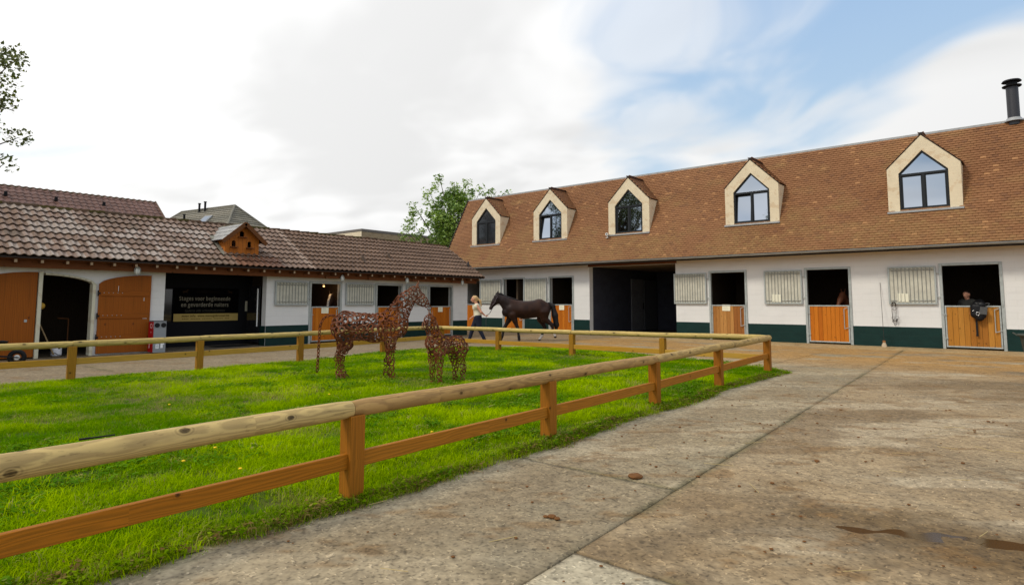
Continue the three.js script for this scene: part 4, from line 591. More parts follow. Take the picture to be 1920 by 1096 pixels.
// ================================================================== WOODEN FENCE round the lawn
{
  const F = thing('wooden_fence', 'wooden post and rail fence with round top rails around the lawn', 'fence');
  const nearX = (z) => 15.70 + 0.0447 * (z - 10.95), lx = (z) => pl([[10.9, 5.36], [13.6, 5.78], [16.5, 6.2], [19, 6.38], [21.34, 6.45], [27, 6.5]], z);
  const postG = (h) => { const g = new RoundedBoxGeometry(0.135, h, 0.135, 2, 0.009); g.translate(0, h / 2, 0); return uvGrain(g, 1, rr(0, 7)); };
  const rail = (a, b, r, mats, wob = 0.004) => {
    const A = new V3(...a), Bv = new V3(...b), len = A.distanceTo(Bv), g = new THREE.CylinderGeometry(r * rr(0.97, 1.03), r * rr(0.97, 1.03), len, 24, Math.ceil(len * 8), false); const p = g.attributes.position, uv = g.attributes.uv, o = rnd(), sd = Math.floor(rnd() * 900);
    for (let i = 0; i < p.count; i++) { const y = p.getY(i), k = 1 + 0.05 * (fbm(y * 1.6 + sd, o, 800, 3) - 0.5) + 0.03 * (vnoise(y * 5 + sd, Math.atan2(p.getX(i), p.getZ(i)) * 1.5, 803) - 0.5), end = 1 - 0.10 * sstep(len / 2 - 0.02, len / 2, Math.abs(y)); p.setX(i, p.getX(i) * k * end + wob * Math.sin(y * 2 + sd)); p.setZ(i, p.getZ(i) * k * end + wob * Math.cos(y * 1.7 + sd)); uv.setXY(i, uv.getX(i) + o, (y + len / 2) * 0.27 + o * 3); }
    g.computeVertexNormals(); g.applyQuaternion(new THREE.Quaternion().setFromUnitVectors(new V3(0, 1, 0), Bv.clone().sub(A).normalize()));
    mesh('top_rail', g, mats[Math.floor(rnd() * mats.length)], F, A.add(Bv).multiplyScalar(0.5).toArray());
  };
  const board = (a, b, mats, h = 0.115, t = 0.045) => { const A = new V3(...a), Bv = new V3(...b), len = A.distanceTo(Bv), g = new RoundedBoxGeometry(t, h, len, 2, 0.006); const q = uvGrain(g, 2, rr(0, 6)); const m = mesh('lower_rail', q, mats[Math.floor(rnd() * mats.length)], F, A.clone().add(Bv).multiplyScalar(0.5).toArray()); m.lookAt(Bv); return m; };
  // near side
  const nz = [24.7, 22.03, 19.40, 16.70, 14.05, 11.02], ry = (z) => mix(0.725, 0.672, clamp((z - 11) / 6));
  const post = (x, z, h, mats, turn = 0) => { const m = mesh('post', postG(h), mats[Math.floor(rnd() * mats.length)], F, [x, -0.02, z]); m.rotation.y = turn; };
  nz.forEach((z) => post(nearX(z), z, ry(z) - 0.02, M.postRed, 0.04));
  rail([nearX(27.3), 0.672, 27.3], [nearX(22.06), 0.672, 22.06], 0.069, [M.railPale[0]]);
  rail([nearX(22.05), 0.672, 22.05], [nearX(16.7), ry(16.7), 16.7], 0.064, [M.railPale[1]]);
  rail([nearX(16.69), ry(16.7), 16.69], [nearX(10.9), 0.728, 10.86], 0.065, [M.railPale[2]]);
  for (let i = 0; i < nz.length; i++) { const z1 = nz[i], z0 = i ? nz[i - 1] : 27.4; const y0 = 0.30 + (ry(z0) - 0.672), y1 = 0.30 + (ry(z1) - 0.672); board([nearX(z0 - 0.05) + 0.012, y0, z0 - (i ? 0.06 : 0)], [nearX(z1 + 0.05) + 0.012, y1, z1 + 0.06], M.boardRed); }
  // far side
  const fx = [5.36, 7.84, 10.52, 13.2], fz = 10.93; fx.forEach((x) => post(x, fz, 0.655, M.postGold));
  rail([5.36, 0.68, fz], [10.5, 0.685, fz], 0.06, [M.railFar[0]]); rail([10.51, 0.685, fz], [15.66, 0.735, fz], 0.06, [M.railFar[0]]);
  for (let i = 0; i < fx.length; i++) board([fx[i] + 0.06, 0.30, fz + 0.02], [(fx[i + 1] || 15.70) - 0.06, 0.31, fz + 0.02], M.boardGold);
  // left side
  const lz = [13.62, 16.5, 19.0, 21.34, 23.9]; lz.forEach((z) => post(lx(z), z, 0.68, M.postGold, -0.12));
  const l2 = [10.95, ...lz, 26.5]; for (let i = 0; i < l2.length - 1; i++) { const a = l2[i], b = l2[i + 1]; rail([lx(a), 0.705 - (i ? 0 : 0.02), a], [lx(b), 0.705, b], 0.06, M.railFar); board([lx(a) + 0.02, 0.385, a + 0.06], [lx(b) + 0.02, 0.385, b - 0.06], M.boardGold); }
  rebase(F, 11, 0, 18);
  const s = mesh('riding_whip', merge([bar([0, -0.003, 0.0], [0.003, -0.004, -0.15], 0.005, 0.004), bar([0, -0.003, 0.02], [0, -0.003, -0.03], 0.006, 0.006)]), M.black, scene, [nearX(23.8) - 0.03, 0.748, 23.80]);
  tag(s, 'thin black stick lying along the near top rail at the left', 'stick');
}

// ================================================================== HORSESHOE SCULPTURES
const shoeG = (() => {
  const out = [], inn = []; for (let i = 0; i <= 12; i++) { const a = -0.35 * Math.PI / 1 + (i / 12) * (Math.PI * 1.70), t = a - 0.0; const e = 1 + 0.14 * Math.max(0, -Math.sin(t - 0.0)) ; out.push([0.060 * Math.cos(t) * 0.96, 0.066 * Math.sin(t) * e]); inn.push([0.0415 * Math.cos(t) * 0.96, 0.0485 * Math.sin(t) * e]); }
  const g = extrude(shapeOf([...out, ...inn.reverse()]), 0.009, 0); g.translate(0, -0.002, -0.0045); return g;
})();
function sculpture(name, label, bones, pos, turn, { dens, parts, scale = 1, seed, res = 0.03 }) {
  const S = thing(name, label, 'sculpture', pos); S.rotation.y = turn;
  const f = boneField(bones, 0.05), lo = [1e9, 1e9, 1e9], hi = [-1e9, -1e9, -1e9];
  for (const b of bones) for (const q of [0, 3]) for (let i = 0; i < 3; i++) { const r = Math.max(b[6], b[7]) + 0.06; lo[i] = Math.min(lo[i], b[q + i] - r); hi[i] = Math.max(hi[i], b[q + i] + r); }
  const g = surfaceNet(f, lo, hi, res), sm = new MeshSurfaceSampler(new THREE.Mesh(g.toNonIndexed(), M.black)), r0 = rngOf(seed); sm.setRandomGenerator && sm.setRandomGenerator(r0); sm.build();
  const pts = [], p = new V3(), n = new V3(), cell = new Map(), key = (q) => Math.floor(q.x / dens) + ',' + Math.floor(q.y / dens) + ',' + Math.floor(q.z / dens);
  for (let t = 0; t < 60000; t++) {
    sm.sample(p, n); if (p.y < 0.02) continue; let ok = true; const kx = Math.floor(p.x / dens), ky = Math.floor(p.y / dens), kz = Math.floor(p.z / dens);
    for (let a = -1; a <= 1 && ok; a++) for (let b = -1; b <= 1 && ok; b++) for (let c = -1; c <= 1 && ok; c++) for (const q of cell.get((kx + a) + ',' + (ky + b) + ',' + (kz + c)) || []) if (q.distanceTo(p) < dens * (p.y < 0.64 * scale ? 0.76 : (p.x > 0.74 && p.y > 1.3) || (scale < 1 && p.y > 1.02) ? 0.72 : 1) && q.nn.dot(n) > -0.2) { ok = false; break; }
    if (!ok) continue; const q = p.clone(); q.nn = n.clone(); const k = key(q); cell.has(k) ? cell.get(k).push(q) : cell.set(k, [q]); pts.push(q);
  }
  const camL = new V3(20.2, 1.48, 24.9).sub(new V3(...pos)).applyAxisAngle(new V3(0, 1, 0), -turn).normalize();
  pts.sort((a, b) => b.nn.dot(camL) - a.nn.dot(camL));
  const rest = [], m = new THREE.Matrix4(), q = new THREE.Quaternion(), q2 = new THREE.Quaternion();
  pts.forEach((pt, i) => {
    q.setFromUnitVectors(new V3(0, 0, 1), pt.nn); q2.setFromAxisAngle(new V3(0, 0, 1), r0() * 6.283); q.multiply(q2).multiply(new THREE.Quaternion().setFromEuler(new THREE.Euler((r0() - 0.5) * 0.34, (r0() - 0.5) * 0.34, 0)));
    const thin = pt.y < 0.62 * scale ? 0.74 : (pt.x > 0.74 && pt.y > 1.3) || (scale < 1 && pt.y > 1.02) ? 0.70 : 1, s = scale * thin * (0.92 + 0.4 * r0()); m.compose(pt, q, new V3(s * 0.95, s * 1.05, s));
    if (i < parts) { const o = mesh('horseshoe', shoeG, M.rust[Math.floor(r0() * 3.4)], S); o.applyMatrix4(m); } else rest.push(shoeG.clone().applyMatrix4(m));
  });
  if (rest.length) { const o = mesh('horseshoes', merge(rest), M.rust[0], S); o.userData.kind = 'stuff'; }
  console.log(name, pts.length);
  return S;
}
{
  // horse: x forward, origin between the feet
  const L = 0.13, bones = [
    [-0.42, 1.03, 0, 0.15, 0.98, 0, 0.25, 0.25], [0.15, 0.98, 0, 0.50, 1.03, 0, 0.25, 0.235], [-0.42, 1.03, 0, -0.52, 0.99, 0, 0.24, 0.17],
    [0.40, 1.12, 0, 0.66, 1.50, 0, 0.20, 0.12], [0.52, 1.0, 0, 0.78, 1.54, 0, 0.15, 0.085], [0.66, 1.50, 0, 0.86, 1.66, 0, 0.125, 0.10],
    [0.86, 1.66, 0, 1.02, 1.50, 0, 0.098, 0.07], [1.02, 1.50, 0, 1.13, 1.385, 0, 0.066, 0.045], [0.86, 1.58, 0, 0.98, 1.48, 0, 0.085, 0.06],
    ...[-1, 1].flatMap((s) => [[-0.46, 0.92, s * L, -0.42, 0.68, s * L, 0.175, 0.10], [-0.42, 0.68, s * L, -0.535, 0.43, s * L, 0.09, 0.05], [-0.535, 0.43, s * L, -0.49, 0.12, s * L, 0.045, 0.042], [-0.49, 0.12, s * L, -0.43, 0.03, s * L, 0.048, 0.058],
      [0.42, 0.88, s * L, 0.42 + s * 0.02, 0.62, s * L, 0.14, 0.068], [0.42 + s * 0.03, 0.62, s * L, 0.41 + s * 0.05, 0.36, s * L, 0.06, 0.043], [0.41 + s * 0.05, 0.36, s * L, 0.40 + s * 0.08, 0.03, s * L, 0.04, 0.044]])];
  const S = sculpture('horse_sculpture', 'large standing horse sculpture welded from rusty horseshoes', bones, [10.50, 0.02, 17.66], 0.764, { dens: 0.086, parts: 300, seed: 5 });
  for (const s of [-1, 1]) mesh('ear', (() => { const g = new THREE.ConeGeometry(0.03, 0.16, 8); g.scale(1, 1, 0.45); g.rotateZ(-0.25); g.rotateX(s * 0.15); g.translate(0.92, 1.82, s * 0.05); return g; })(), M.rust[3], S);
  // tail: a hanging chain
  const path = new THREE.CatmullRomCurve3([[-0.60, 1.19, 0], [-0.70, 1.22, 0], [-0.83, 1.17, 0], [-0.90, 1.02, 0], [-0.915, 0.75, 0], [-0.925, 0.45, 0], [-0.935, 0.17, 0]].map((p) => new V3(...p))), n = 18, lg = new THREE.TorusGeometry(0.029, 0.0095, 6, 14).scale(0.85, 1.5, 1);
  for (let i = 0; i < n; i++) { const t = (i + 0.5) / n, p = path.getPointAt(t), d = path.getTangentAt(t), o = mesh('chain_link', lg, M.rust[i % 3], S, p.toArray()); o.quaternion.setFromUnitVectors(new V3(0, 1, 0), d).multiply(new THREE.Quaternion().setFromAxisAngle(new V3(0, 1, 0), (i % 2) * 1.57 + 0.5)); }
}
{
  const L = 0.125, bones = [
    [-0.24, 0.71, 0, 0.14, 0.70, 0, 0.15, 0.145], [0.14, 0.70, 0, 0.26, 0.75, 0, 0.145, 0.135], [0.20, 0.80, 0, 0.30, 1.05, 0, 0.13, 0.09], [0.30, 1.05, 0, 0.34, 1.17, 0, 0.085, 0.078],
    [0.34, 1.17, 0, 0.45, 1.04, 0, 0.07, 0.042],
    ...[-1, 1].flatMap((s) => [[-0.26, 0.64, s * L, -0.23, 0.48, s * L, 0.115, 0.062], [-0.23, 0.48, s * L, -0.29, 0.31, s * L, 0.054, 0.034], [-0.29, 0.31, s * L, -0.27, 0.03, s * L, 0.031, 0.034],
      [0.20, 0.60, s * L, 0.20, 0.42, s * L, 0.09, 0.05], [0.20, 0.42, s * L, 0.20, 0.27, s * L, 0.044, 0.034], [0.20, 0.27, s * L, 0.20, 0.03, s * L, 0.031, 0.034]])];
  const S = sculpture('foal_sculpture', 'small foal sculpture welded from rusty horseshoes beside the larger horse', bones, [12.06, 0.02, 17.12], -1.78, { dens: 0.073, parts: 240, scale: 0.86, seed: 9 });
  for (const s of [-1, 1]) mesh('ear', (() => { const g = new THREE.ConeGeometry(0.024, 0.14, 8); g.scale(0.6, 1, 1); g.rotateX(s * 0.12); g.translate(0.32, 1.285, s * 0.062); return g; })(), M.rust[3], S);
}

// ================================================================== LIVING HORSES
const horseCol = (x, y, z) => { const n = fbm(x * 6, y * 6 + z * 3, 900, 3); let c = mix3([0.014, 0.006, 0.004], [0.036, 0.013, 0.006], clamp(n * 1.3 - 0.1)); c = mix3(c, [0.012, 0.010, 0.011], sstep(0.75, 0.45, y)); c = mix3(c, [0.014, 0.010, 0.011], sstep(0.45, 0.8, x) * 0.7 + sstep(-0.8, -1.0, x) * 0.6); c = mix3(c, [0.10, 0.06, 0.045], 0.4 * sstep(1.3, 1.45, x)); return c; };
const furMat = new THREE.MeshPhysicalMaterial({ color: lin(1, 1, 1), vertexColors: true, roughness: 0.45, specularIntensity: 0.35 });
const hairMat = std({ color: lin(0.012, 0.010, 0.010), roughness: 0.5 });
const headBones = (px, py, nx, ny, z = 0) => [[px, py, z, mix(px, nx, 0.45), mix(py, ny, 0.45), z, 0.125, 0.105], [mix(px, nx, 0.45), mix(py, ny, 0.45), z, nx, ny, z, 0.10, 0.062], [px + 0.02, py - 0.14, z, mix(px, nx, 0.5) - 0.02, mix(py, ny, 0.5) - 0.04, z, 0.11, 0.07]];
{
  const o = thing('horse', 'dark bay horse with white hind sock led across the yard', 'horse', [4.83, 0, 5.93]); o.rotation.y = Math.atan2(-0.647, -0.763);
  const a = 0.15, bones = [
    [-0.55, 1.26, 0, 0.05, 1.20, 0, 0.34, 0.345], [0.05, 1.20, 0, 0.50, 1.24, 0, 0.34, 0.29], [0.2, 1.42, 0, 0.42, 1.44, 0, 0.15, 0.15], [-0.55, 1.34, 0, -0.78, 1.27, 0, 0.30, 0.23],
    [0.55, 1.18, 0, 0.74, 1.12, 0, 0.26, 0.19], [0.45, 1.36, 0, 0.86, 1.58, 0, 0.23, 0.165], [0.62, 1.18, 0, 0.92, 1.52, 0, 0.2, 0.14], [0.86, 1.60, 0, 1.08, 1.72, 0, 0.16, 0.12],
    ...headBones(1.12, 1.70, 1.375, 1.27),
    // fore legs
    [0.55, 1.02, a, 0.66, 0.80, a, 0.17, 0.10], [0.66, 0.80, a, 0.83, 0.50, a, 0.092, 0.062], [0.83, 0.50, a, 0.91, 0.18, a, 0.055, 0.042], [0.91, 0.18, a, 0.97, 0.05, a, 0.046, 0.06],
    [0.50, 1.02, -a, 0.42, 0.80, -a, 0.17, 0.10], [0.42, 0.80, -a, 0.31, 0.50, -a, 0.092, 0.062], [0.31, 0.50, -a, 0.26, 0.17, -a, 0.055, 0.042], [0.26, 0.17, -a, 0.25, 0.05, -a, 0.046, 0.06],
    // hind legs
    [-0.70, 1.12, a, -0.60, 0.84, a, 0.235, 0.14], [-0.60, 0.84, a, -0.77, 0.53, a, 0.125, 0.068], [-0.77, 0.53, a, -0.65, 0.19, a, 0.062, 0.045], [-0.65, 0.19, a, -0.56, 0.05, a, 0.047, 0.06],
    [-0.72, 1.12, -a, -0.74, 0.86, -a, 0.235, 0.14], [-0.74, 0.86, -a, -1.03, 0.64, -a, 0.125, 0.068], [-1.03, 0.64, -a, -1.11, 0.32, -a, 0.06, 0.045], [-1.11, 0.32, -a, -1.16, 0.17, -a, 0.045, 0.055]];
  const f = boneField(bones, 0.045), lo = [-1.35, 0, -0.45], hi = [1.55, 1.98, 0.45], cut = (x, y, z) => Math.min(f(x, y, z), y - 0.001);
  const b = surfaceNet(cut, [lo[0], -0.03, lo[2]], hi, 0.022); paint(b, (x, y, z) => (z > 0 && x < -0.45 && x > -0.8 && y < 0.24 && y > 0.055) || (z < 0 && x < -1.05 && y < 0.30 && y > 0.2) ? [0.5, 0.45, 0.4] : y < 0.055 ? [0.05, 0.04, 0.035] : horseCol(x, y, z));
  mesh('body', b, furMat, o);
  for (const s of [-1, 1]) { mesh('ear', (() => { const g = new THREE.ConeGeometry(0.042, 0.17, 10); g.scale(0.8, 1, 0.55); g.rotateZ(-0.1); g.rotateX(s * 0.2); g.translate(1.09 + s * 0.02, 1.90, s * 0.075); return g; })(), paintMat(0.03, 0.02, 0.018), o); mesh('eye', new THREE.SphereGeometry(0.022, 10, 8).translate(1.185, 1.60, s * 0.098), M.black, o); mesh('nostril', new THREE.SphereGeometry(0.014, 8, 6).scale(1, 1.4, 0.5).translate(1.405, 1.265, s * 0.045), M.black, o); }
  const mane = surfaceNet(boneField([[0.32, 1.60, 0.0, 0.62, 1.66, 0, 0.03, 0.045], [0.62, 1.66, 0, 0.98, 1.83, 0, 0.045, 0.04], [0.98, 1.83, 0, 1.13, 1.85, 0, 0.04, 0.03], [0.5, 1.60, 0.12, 0.62, 1.42, 0.2, 0.05, 0.03], [0.7, 1.67, 0.11, 0.8, 1.46, 0.17, 0.05, 0.03], [0.88, 1.75, 0.09, 0.95, 1.56, 0.14, 0.045, 0.03], [1.12, 1.85, 0, 1.21, 1.70, 0.03, 0.03, 0.02]], 0.05), [0.2, 1.3, -0.1], [1.3, 2, 0.3], 0.016); mesh('mane', mane, hairMat, o);
  const tail = surfaceNet(boneField([[-0.92, 1.47, 0, -1.08, 1.36, 0, 0.055, 0.08], [-1.08, 1.36, 0, -1.16, 1.0, 0, 0.085, 0.115], [-1.16, 1.0, 0, -1.22, 0.62, 0, 0.115, 0.10], [-1.22, 0.62, 0, -1.20, 0.36, 0.0, 0.09, 0.03]], 0.05), [-1.45, 0.25, -0.2], [-0.8, 1.6, 0.2], 0.018); mesh('tail', tail, hairMat, o);
  const ring = (c, r, tilt) => { const g = new THREE.TorusGeometry(r, 0.009, 6, 28); g.scale(1, 1.25, 1); g.rotateY(T); g.rotateZ(tilt); g.translate(...c); return g; };
  mesh('halter', merge([ring([1.285, 1.42, 0], 0.108, 0.5), ring([1.15, 1.645, 0], 0.15, 0.55), bar([1.17, 1.56, 0.13], [1.27, 1.42, 0.112], 0.009), bar([1.17, 1.56, -0.13], [1.27, 1.42, -0.112], 0.009)]), std({ color: lin(0.13, 0.10, 0.11), roughness: 0.6 }), o);
}
function paintMat(r, g, b, rough = 0.6) { return std({ color: lin(r, g, b), roughness: rough }); }
// heads looking out of two boxes
function stallHorse(label, pos, turn, blaze, col) {
  const o = thing('horse', label, 'horse', pos); o.rotation.y = turn;
  const bones = [[-1.6, 1.15, 0, -0.6, 1.15, 0, 0.36, 0.36], [-0.6, 1.25, 0, -0.12, 1.66, 0, 0.27, 0.15], ...headBones(-0.05, 1.80, 0.24, 1.40), ...[-1, 1].flatMap((s) => [[-0.65, 1.0, s * 0.17, -0.6, 0.5, s * 0.17, 0.14, 0.065], [-0.6, 0.5, s * 0.17, -0.6, 0.07, s * 0.17, 0.06, 0.06], [-1.6, 1.0, s * 0.17, -1.65, 0.5, s * 0.17, 0.2, 0.07], [-1.65, 0.5, s * 0.17, -1.6, 0.07, s * 0.17, 0.06, 0.06]])];
  const g = surfaceNet(boneField(bones, 0.05), [-2.05, 0.03, -0.45], [0.4, 2.0, 0.45], 0.028); paint(g, (x, y, z) => { const t = (x + 0.05) / 0.29; return blaze && t > 0.05 && Math.abs(z) < 0.04 && x > -0.06 + (1.86 - y) * 0.62 ? [0.72, 0.68, 0.6] : col; });
  mesh('body', g, furMat, o); for (const s of [-1, 1]) mesh('ear', new THREE.ConeGeometry(0.042, 0.17, 10).scale(0.8, 1, 0.55).rotateX(s * 0.25).translate(-0.09, 1.99, s * 0.08), paintMat(...col), o);
  return o;
}
stallHorse('white-blazed horse looking out of the dark stall under the lit bulb', [-0.80, -0.10, 11.06], -1.0, true, [0.05, 0.03, 0.022]);
stallHorse('brown horse standing back in the stall behind the bright orange door', [14.62, 0, -0.95], -T - 0.4, false, [0.16, 0.055, 0.025]);

// ================================================================== PEOPLE
function hand(p, dir, curl, s) {   // palm, four fingers, thumb as bones
  const d = new V3(...dir).normalize(), side = new V3(0, 0, s), dn = d.clone().cross(side).normalize(), P = new V3(...p), at = (a, b, c) => P.clone().addScaledVector(d, a).addScaledVector(side, b).addScaledVector(dn, c), B = [];
  const seg = (a, b, r0, r1) => B.push([a.x, a.y, a.z, b.x, b.y, b.z, r0, r1]);
  for (const w of [-0.024, 0, 0.024]) seg(at(0, w * 0.7, 0), at(0.085, w, 0), 0.018, 0.016);
  [[-0.032, 0.062], [-0.011, 0.076], [0.011, 0.07], [0.031, 0.055]].forEach(([w, l]) => { const a = at(0.085, w, 0), b = at(0.085 + l * 0.5, w * 1.08, l * 0.25 * curl), c = at(0.085 + l * 0.72, w * 1.08, l * 0.85 * curl); seg(a, b, 0.0095, 0.0085); seg(b, c, 0.0085, 0.007); });
  seg(at(0.025, -0.032, 0), at(0.06, -0.058, 0.012), 0.013, 0.011); seg(at(0.06, -0.058, 0.012), at(0.092, -0.06, 0.03 * curl), 0.0105, 0.0085); return B;
}
function headPart(c, yaw = 0) { // face towards +x
  return [[c[0], c[1] + 0.02, c[2], c[0] - 0.025, c[1] + 0.03, c[2], 0.088, 0.092], [c[0] + 0.02, c[1] - 0.03, c[2], c[0] + 0.035, c[1] - 0.085, c[2], 0.07, 0.04], [c[0] + 0.085, c[1] + 0.0, c[2], c[0] + 0.108, c[1] - 0.03, c[2], 0.012, 0.016], [c[0] + 0.088, c[1] - 0.062, c[2] - 0.015, c[0] + 0.088, c[1] - 0.062, c[2] + 0.015, 0.011, 0.011], [c[0] - 0.01, c[1] + 0.005, c[2] + 0.085, c[0] - 0.02, c[1] - 0.03, c[2] + 0.085, 0.016, 0.012], [c[0] - 0.01, c[1] + 0.005, c[2] - 0.085, c[0] - 0.02, c[1] - 0.03, c[2] - 0.085, 0.016, 0.012]];
}
const skin = [0.56, 0.27, 0.17];
{
  const o = thing('person', 'woman in beige sleeveless top and navy trousers walking ahead of the dark horse', 'person', [4.28, 0, 8.22]); o.rotation.y = Math.atan2(-0.647, -0.763);
  const hc = [0.05, 1.62, 0];
  const neck = [[-0.06, 1.44, 0, 0.02, 1.56, 0, 0.058, 0.052]], torso = [[-0.10, 1.02, 0.05, -0.10, 1.02, -0.05, 0.125, 0.125], [-0.10, 1.02, 0, -0.08, 1.28, 0, 0.135, 0.14], [-0.06, 1.36, 0.12, -0.06, 1.36, -0.12, 0.085, 0.085], [-0.01, 1.29, 0.07, -0.01, 1.29, -0.07, 0.085, 0.085]];
  const legs = [[-0.09, 0.94, 0.07, 0.10, 0.52, 0.08, 0.115, 0.068], [0.10, 0.52, 0.08, 0.22, 0.09, 0.08, 0.062, 0.042], [-0.11, 0.94, -0.07, -0.17, 0.52, -0.08, 0.115, 0.068], [-0.17, 0.52, -0.08, -0.37, 0.11, -0.08, 0.062, 0.042], [-0.11, 0.96, 0.07, -0.11, 0.96, -0.07, 0.12, 0.12]];
  const feet = [[0.20, 0.05, 0.08, 0.36, 0.045, 0.09, 0.042, 0.032], [-0.39, 0.08, -0.08, -0.26, 0.04, -0.09, 0.042, 0.032]];
  const arms = [[-0.07, 1.38, 0.18, -0.07, 1.10, 0.24, 0.052, 0.042], [-0.07, 1.10, 0.24, 0.13, 0.94, 0.24, 0.04, 0.028], [-0.08, 1.38, -0.18, -0.24, 1.14, -0.23, 0.052, 0.042], [-0.24, 1.14, -0.23, -0.36, 1.03, -0.16, 0.04, 0.028]];
  const all = [...neck, ...torso, ...legs, ...feet, ...arms]; const body = surfaceNet(boneField([...all, ...headPart(hc)], 0.022), [-0.55, 0, -0.36], [0.5, 1.8, 0.36], 0.012);
  const h1 = surfaceNet(boneField(hand([0.13, 0.94, 0.24], [0.9, -0.5, 0], 0.6, 1), 0.008), [0.08, 0.80, 0.14], [0.32, 1.0, 0.34], 0.004), h2 = surfaceNet(boneField(hand([-0.36, 1.03, -0.16], [-0.8, -0.4, 0.3], 1, 1), 0.008), [-0.56, 0.88, -0.28], [-0.3, 1.1, 0.0], 0.004);
  const bd = paint(merge([body, h1, h2]), () => skin); mesh('body', bd, std({ color: lin(1, 1, 1), vertexColors: true, roughness: 0.55 }), o);
  mesh('top', surfaceNet((x, y, z) => Math.min(boneField([...torso, [-0.06, 1.37, 0.14, -0.06, 1.35, -0.14, 0.085, 0.085]], 0.03, 0.012)(x, y, z), 1.46 - y, y - 0.93), [-0.35, 0.9, -0.3], [0.25, 1.5, 0.3], 0.012), std({ color: lin(0.62, 0.57, 0.42), roughness: 0.85 }), o);
  mesh('trousers', surfaceNet((x, y, z) => Math.min(boneField(legs, 0.03, 0.016)(x, y, z), 1.03 - y, y - 0.1), [-0.55, 0.05, -0.28], [0.4, 1.1, 0.28], 0.014), std({ color: lin(0.014, 0.018, 0.034), roughness: 0.85 }), o);
  for (const ft of [0, 1]) mesh('shoe', surfaceNet((x, y, z) => Math.min(boneField([feet[ft]], 0.02, 0.012)(x, y, z), y - 0.004), [-0.5, -0.02, -0.2], [0.5, 0.16, 0.2], 0.012), std({ color: lin(0.10, 0.08, 0.07), roughness: 0.7 }), o);
  mesh('hair', surfaceNet((x, y, z) => { const d = boneField([[0.0, 1.655, 0, 0.03, 1.665, 0, 0.102, 0.09], [-0.05, 1.62, 0, -0.04, 1.57, 0, 0.075, 0.06], [-0.11, 1.63, 0, -0.19, 1.55, 0, 0.035, 0.04], [-0.19, 1.55, 0, -0.23, 1.36, 0, 0.042, 0.018]], 0.02)(x, y, z); return Math.min(d, Math.max(0.075 - x + (y - 1.66) * 0.6, -1) * 1, Math.max(y - 1.655 + 0.0, 0.015 - x) + 0.02); }, [-0.35, 1.3, -0.15], [0.2, 1.82, 0.15], 0.009), std({ color: lin(0.50, 0.32, 0.15), roughness: 0.55 }), o);
  for (const s of [-1, 1]) mesh('eye', new THREE.SphereGeometry(0.011, 8, 6).translate(hc[0] + 0.078, hc[1] + 0.005, s * 0.034), M.black, o);
  // lead rope from her rear hand to the halter
  o.updateMatrixWorld(true); const wp = new V3(-0.42, 0.99, -0.12).applyMatrix4(o.matrixWorld), hp = new V3(1.28, 1.30, 0.0).applyAxisAngle(new V3(0, 1, 0), Math.atan2(-0.647, -0.763)).add(new V3(4.83, 0, 5.93)), md = wp.clone().lerp(hp, 0.45); md.y -= 0.05;
  const tl = wp.clone().lerp(hp, -0.03); const c = new THREE.CatmullRomCurve3([new V3(tl.x, 0.55, tl.z), new V3(tl.x, 0.85, tl.z), wp, md, hp]); tag(mesh('lead_rope', new THREE.TubeGeometry(c, 40, 0.011, 6), std({ color: lin(0.05, 0.045, 0.05), roughness: 0.8 })), 'dark lead rope between the walking woman and the horse', 'rope');
}
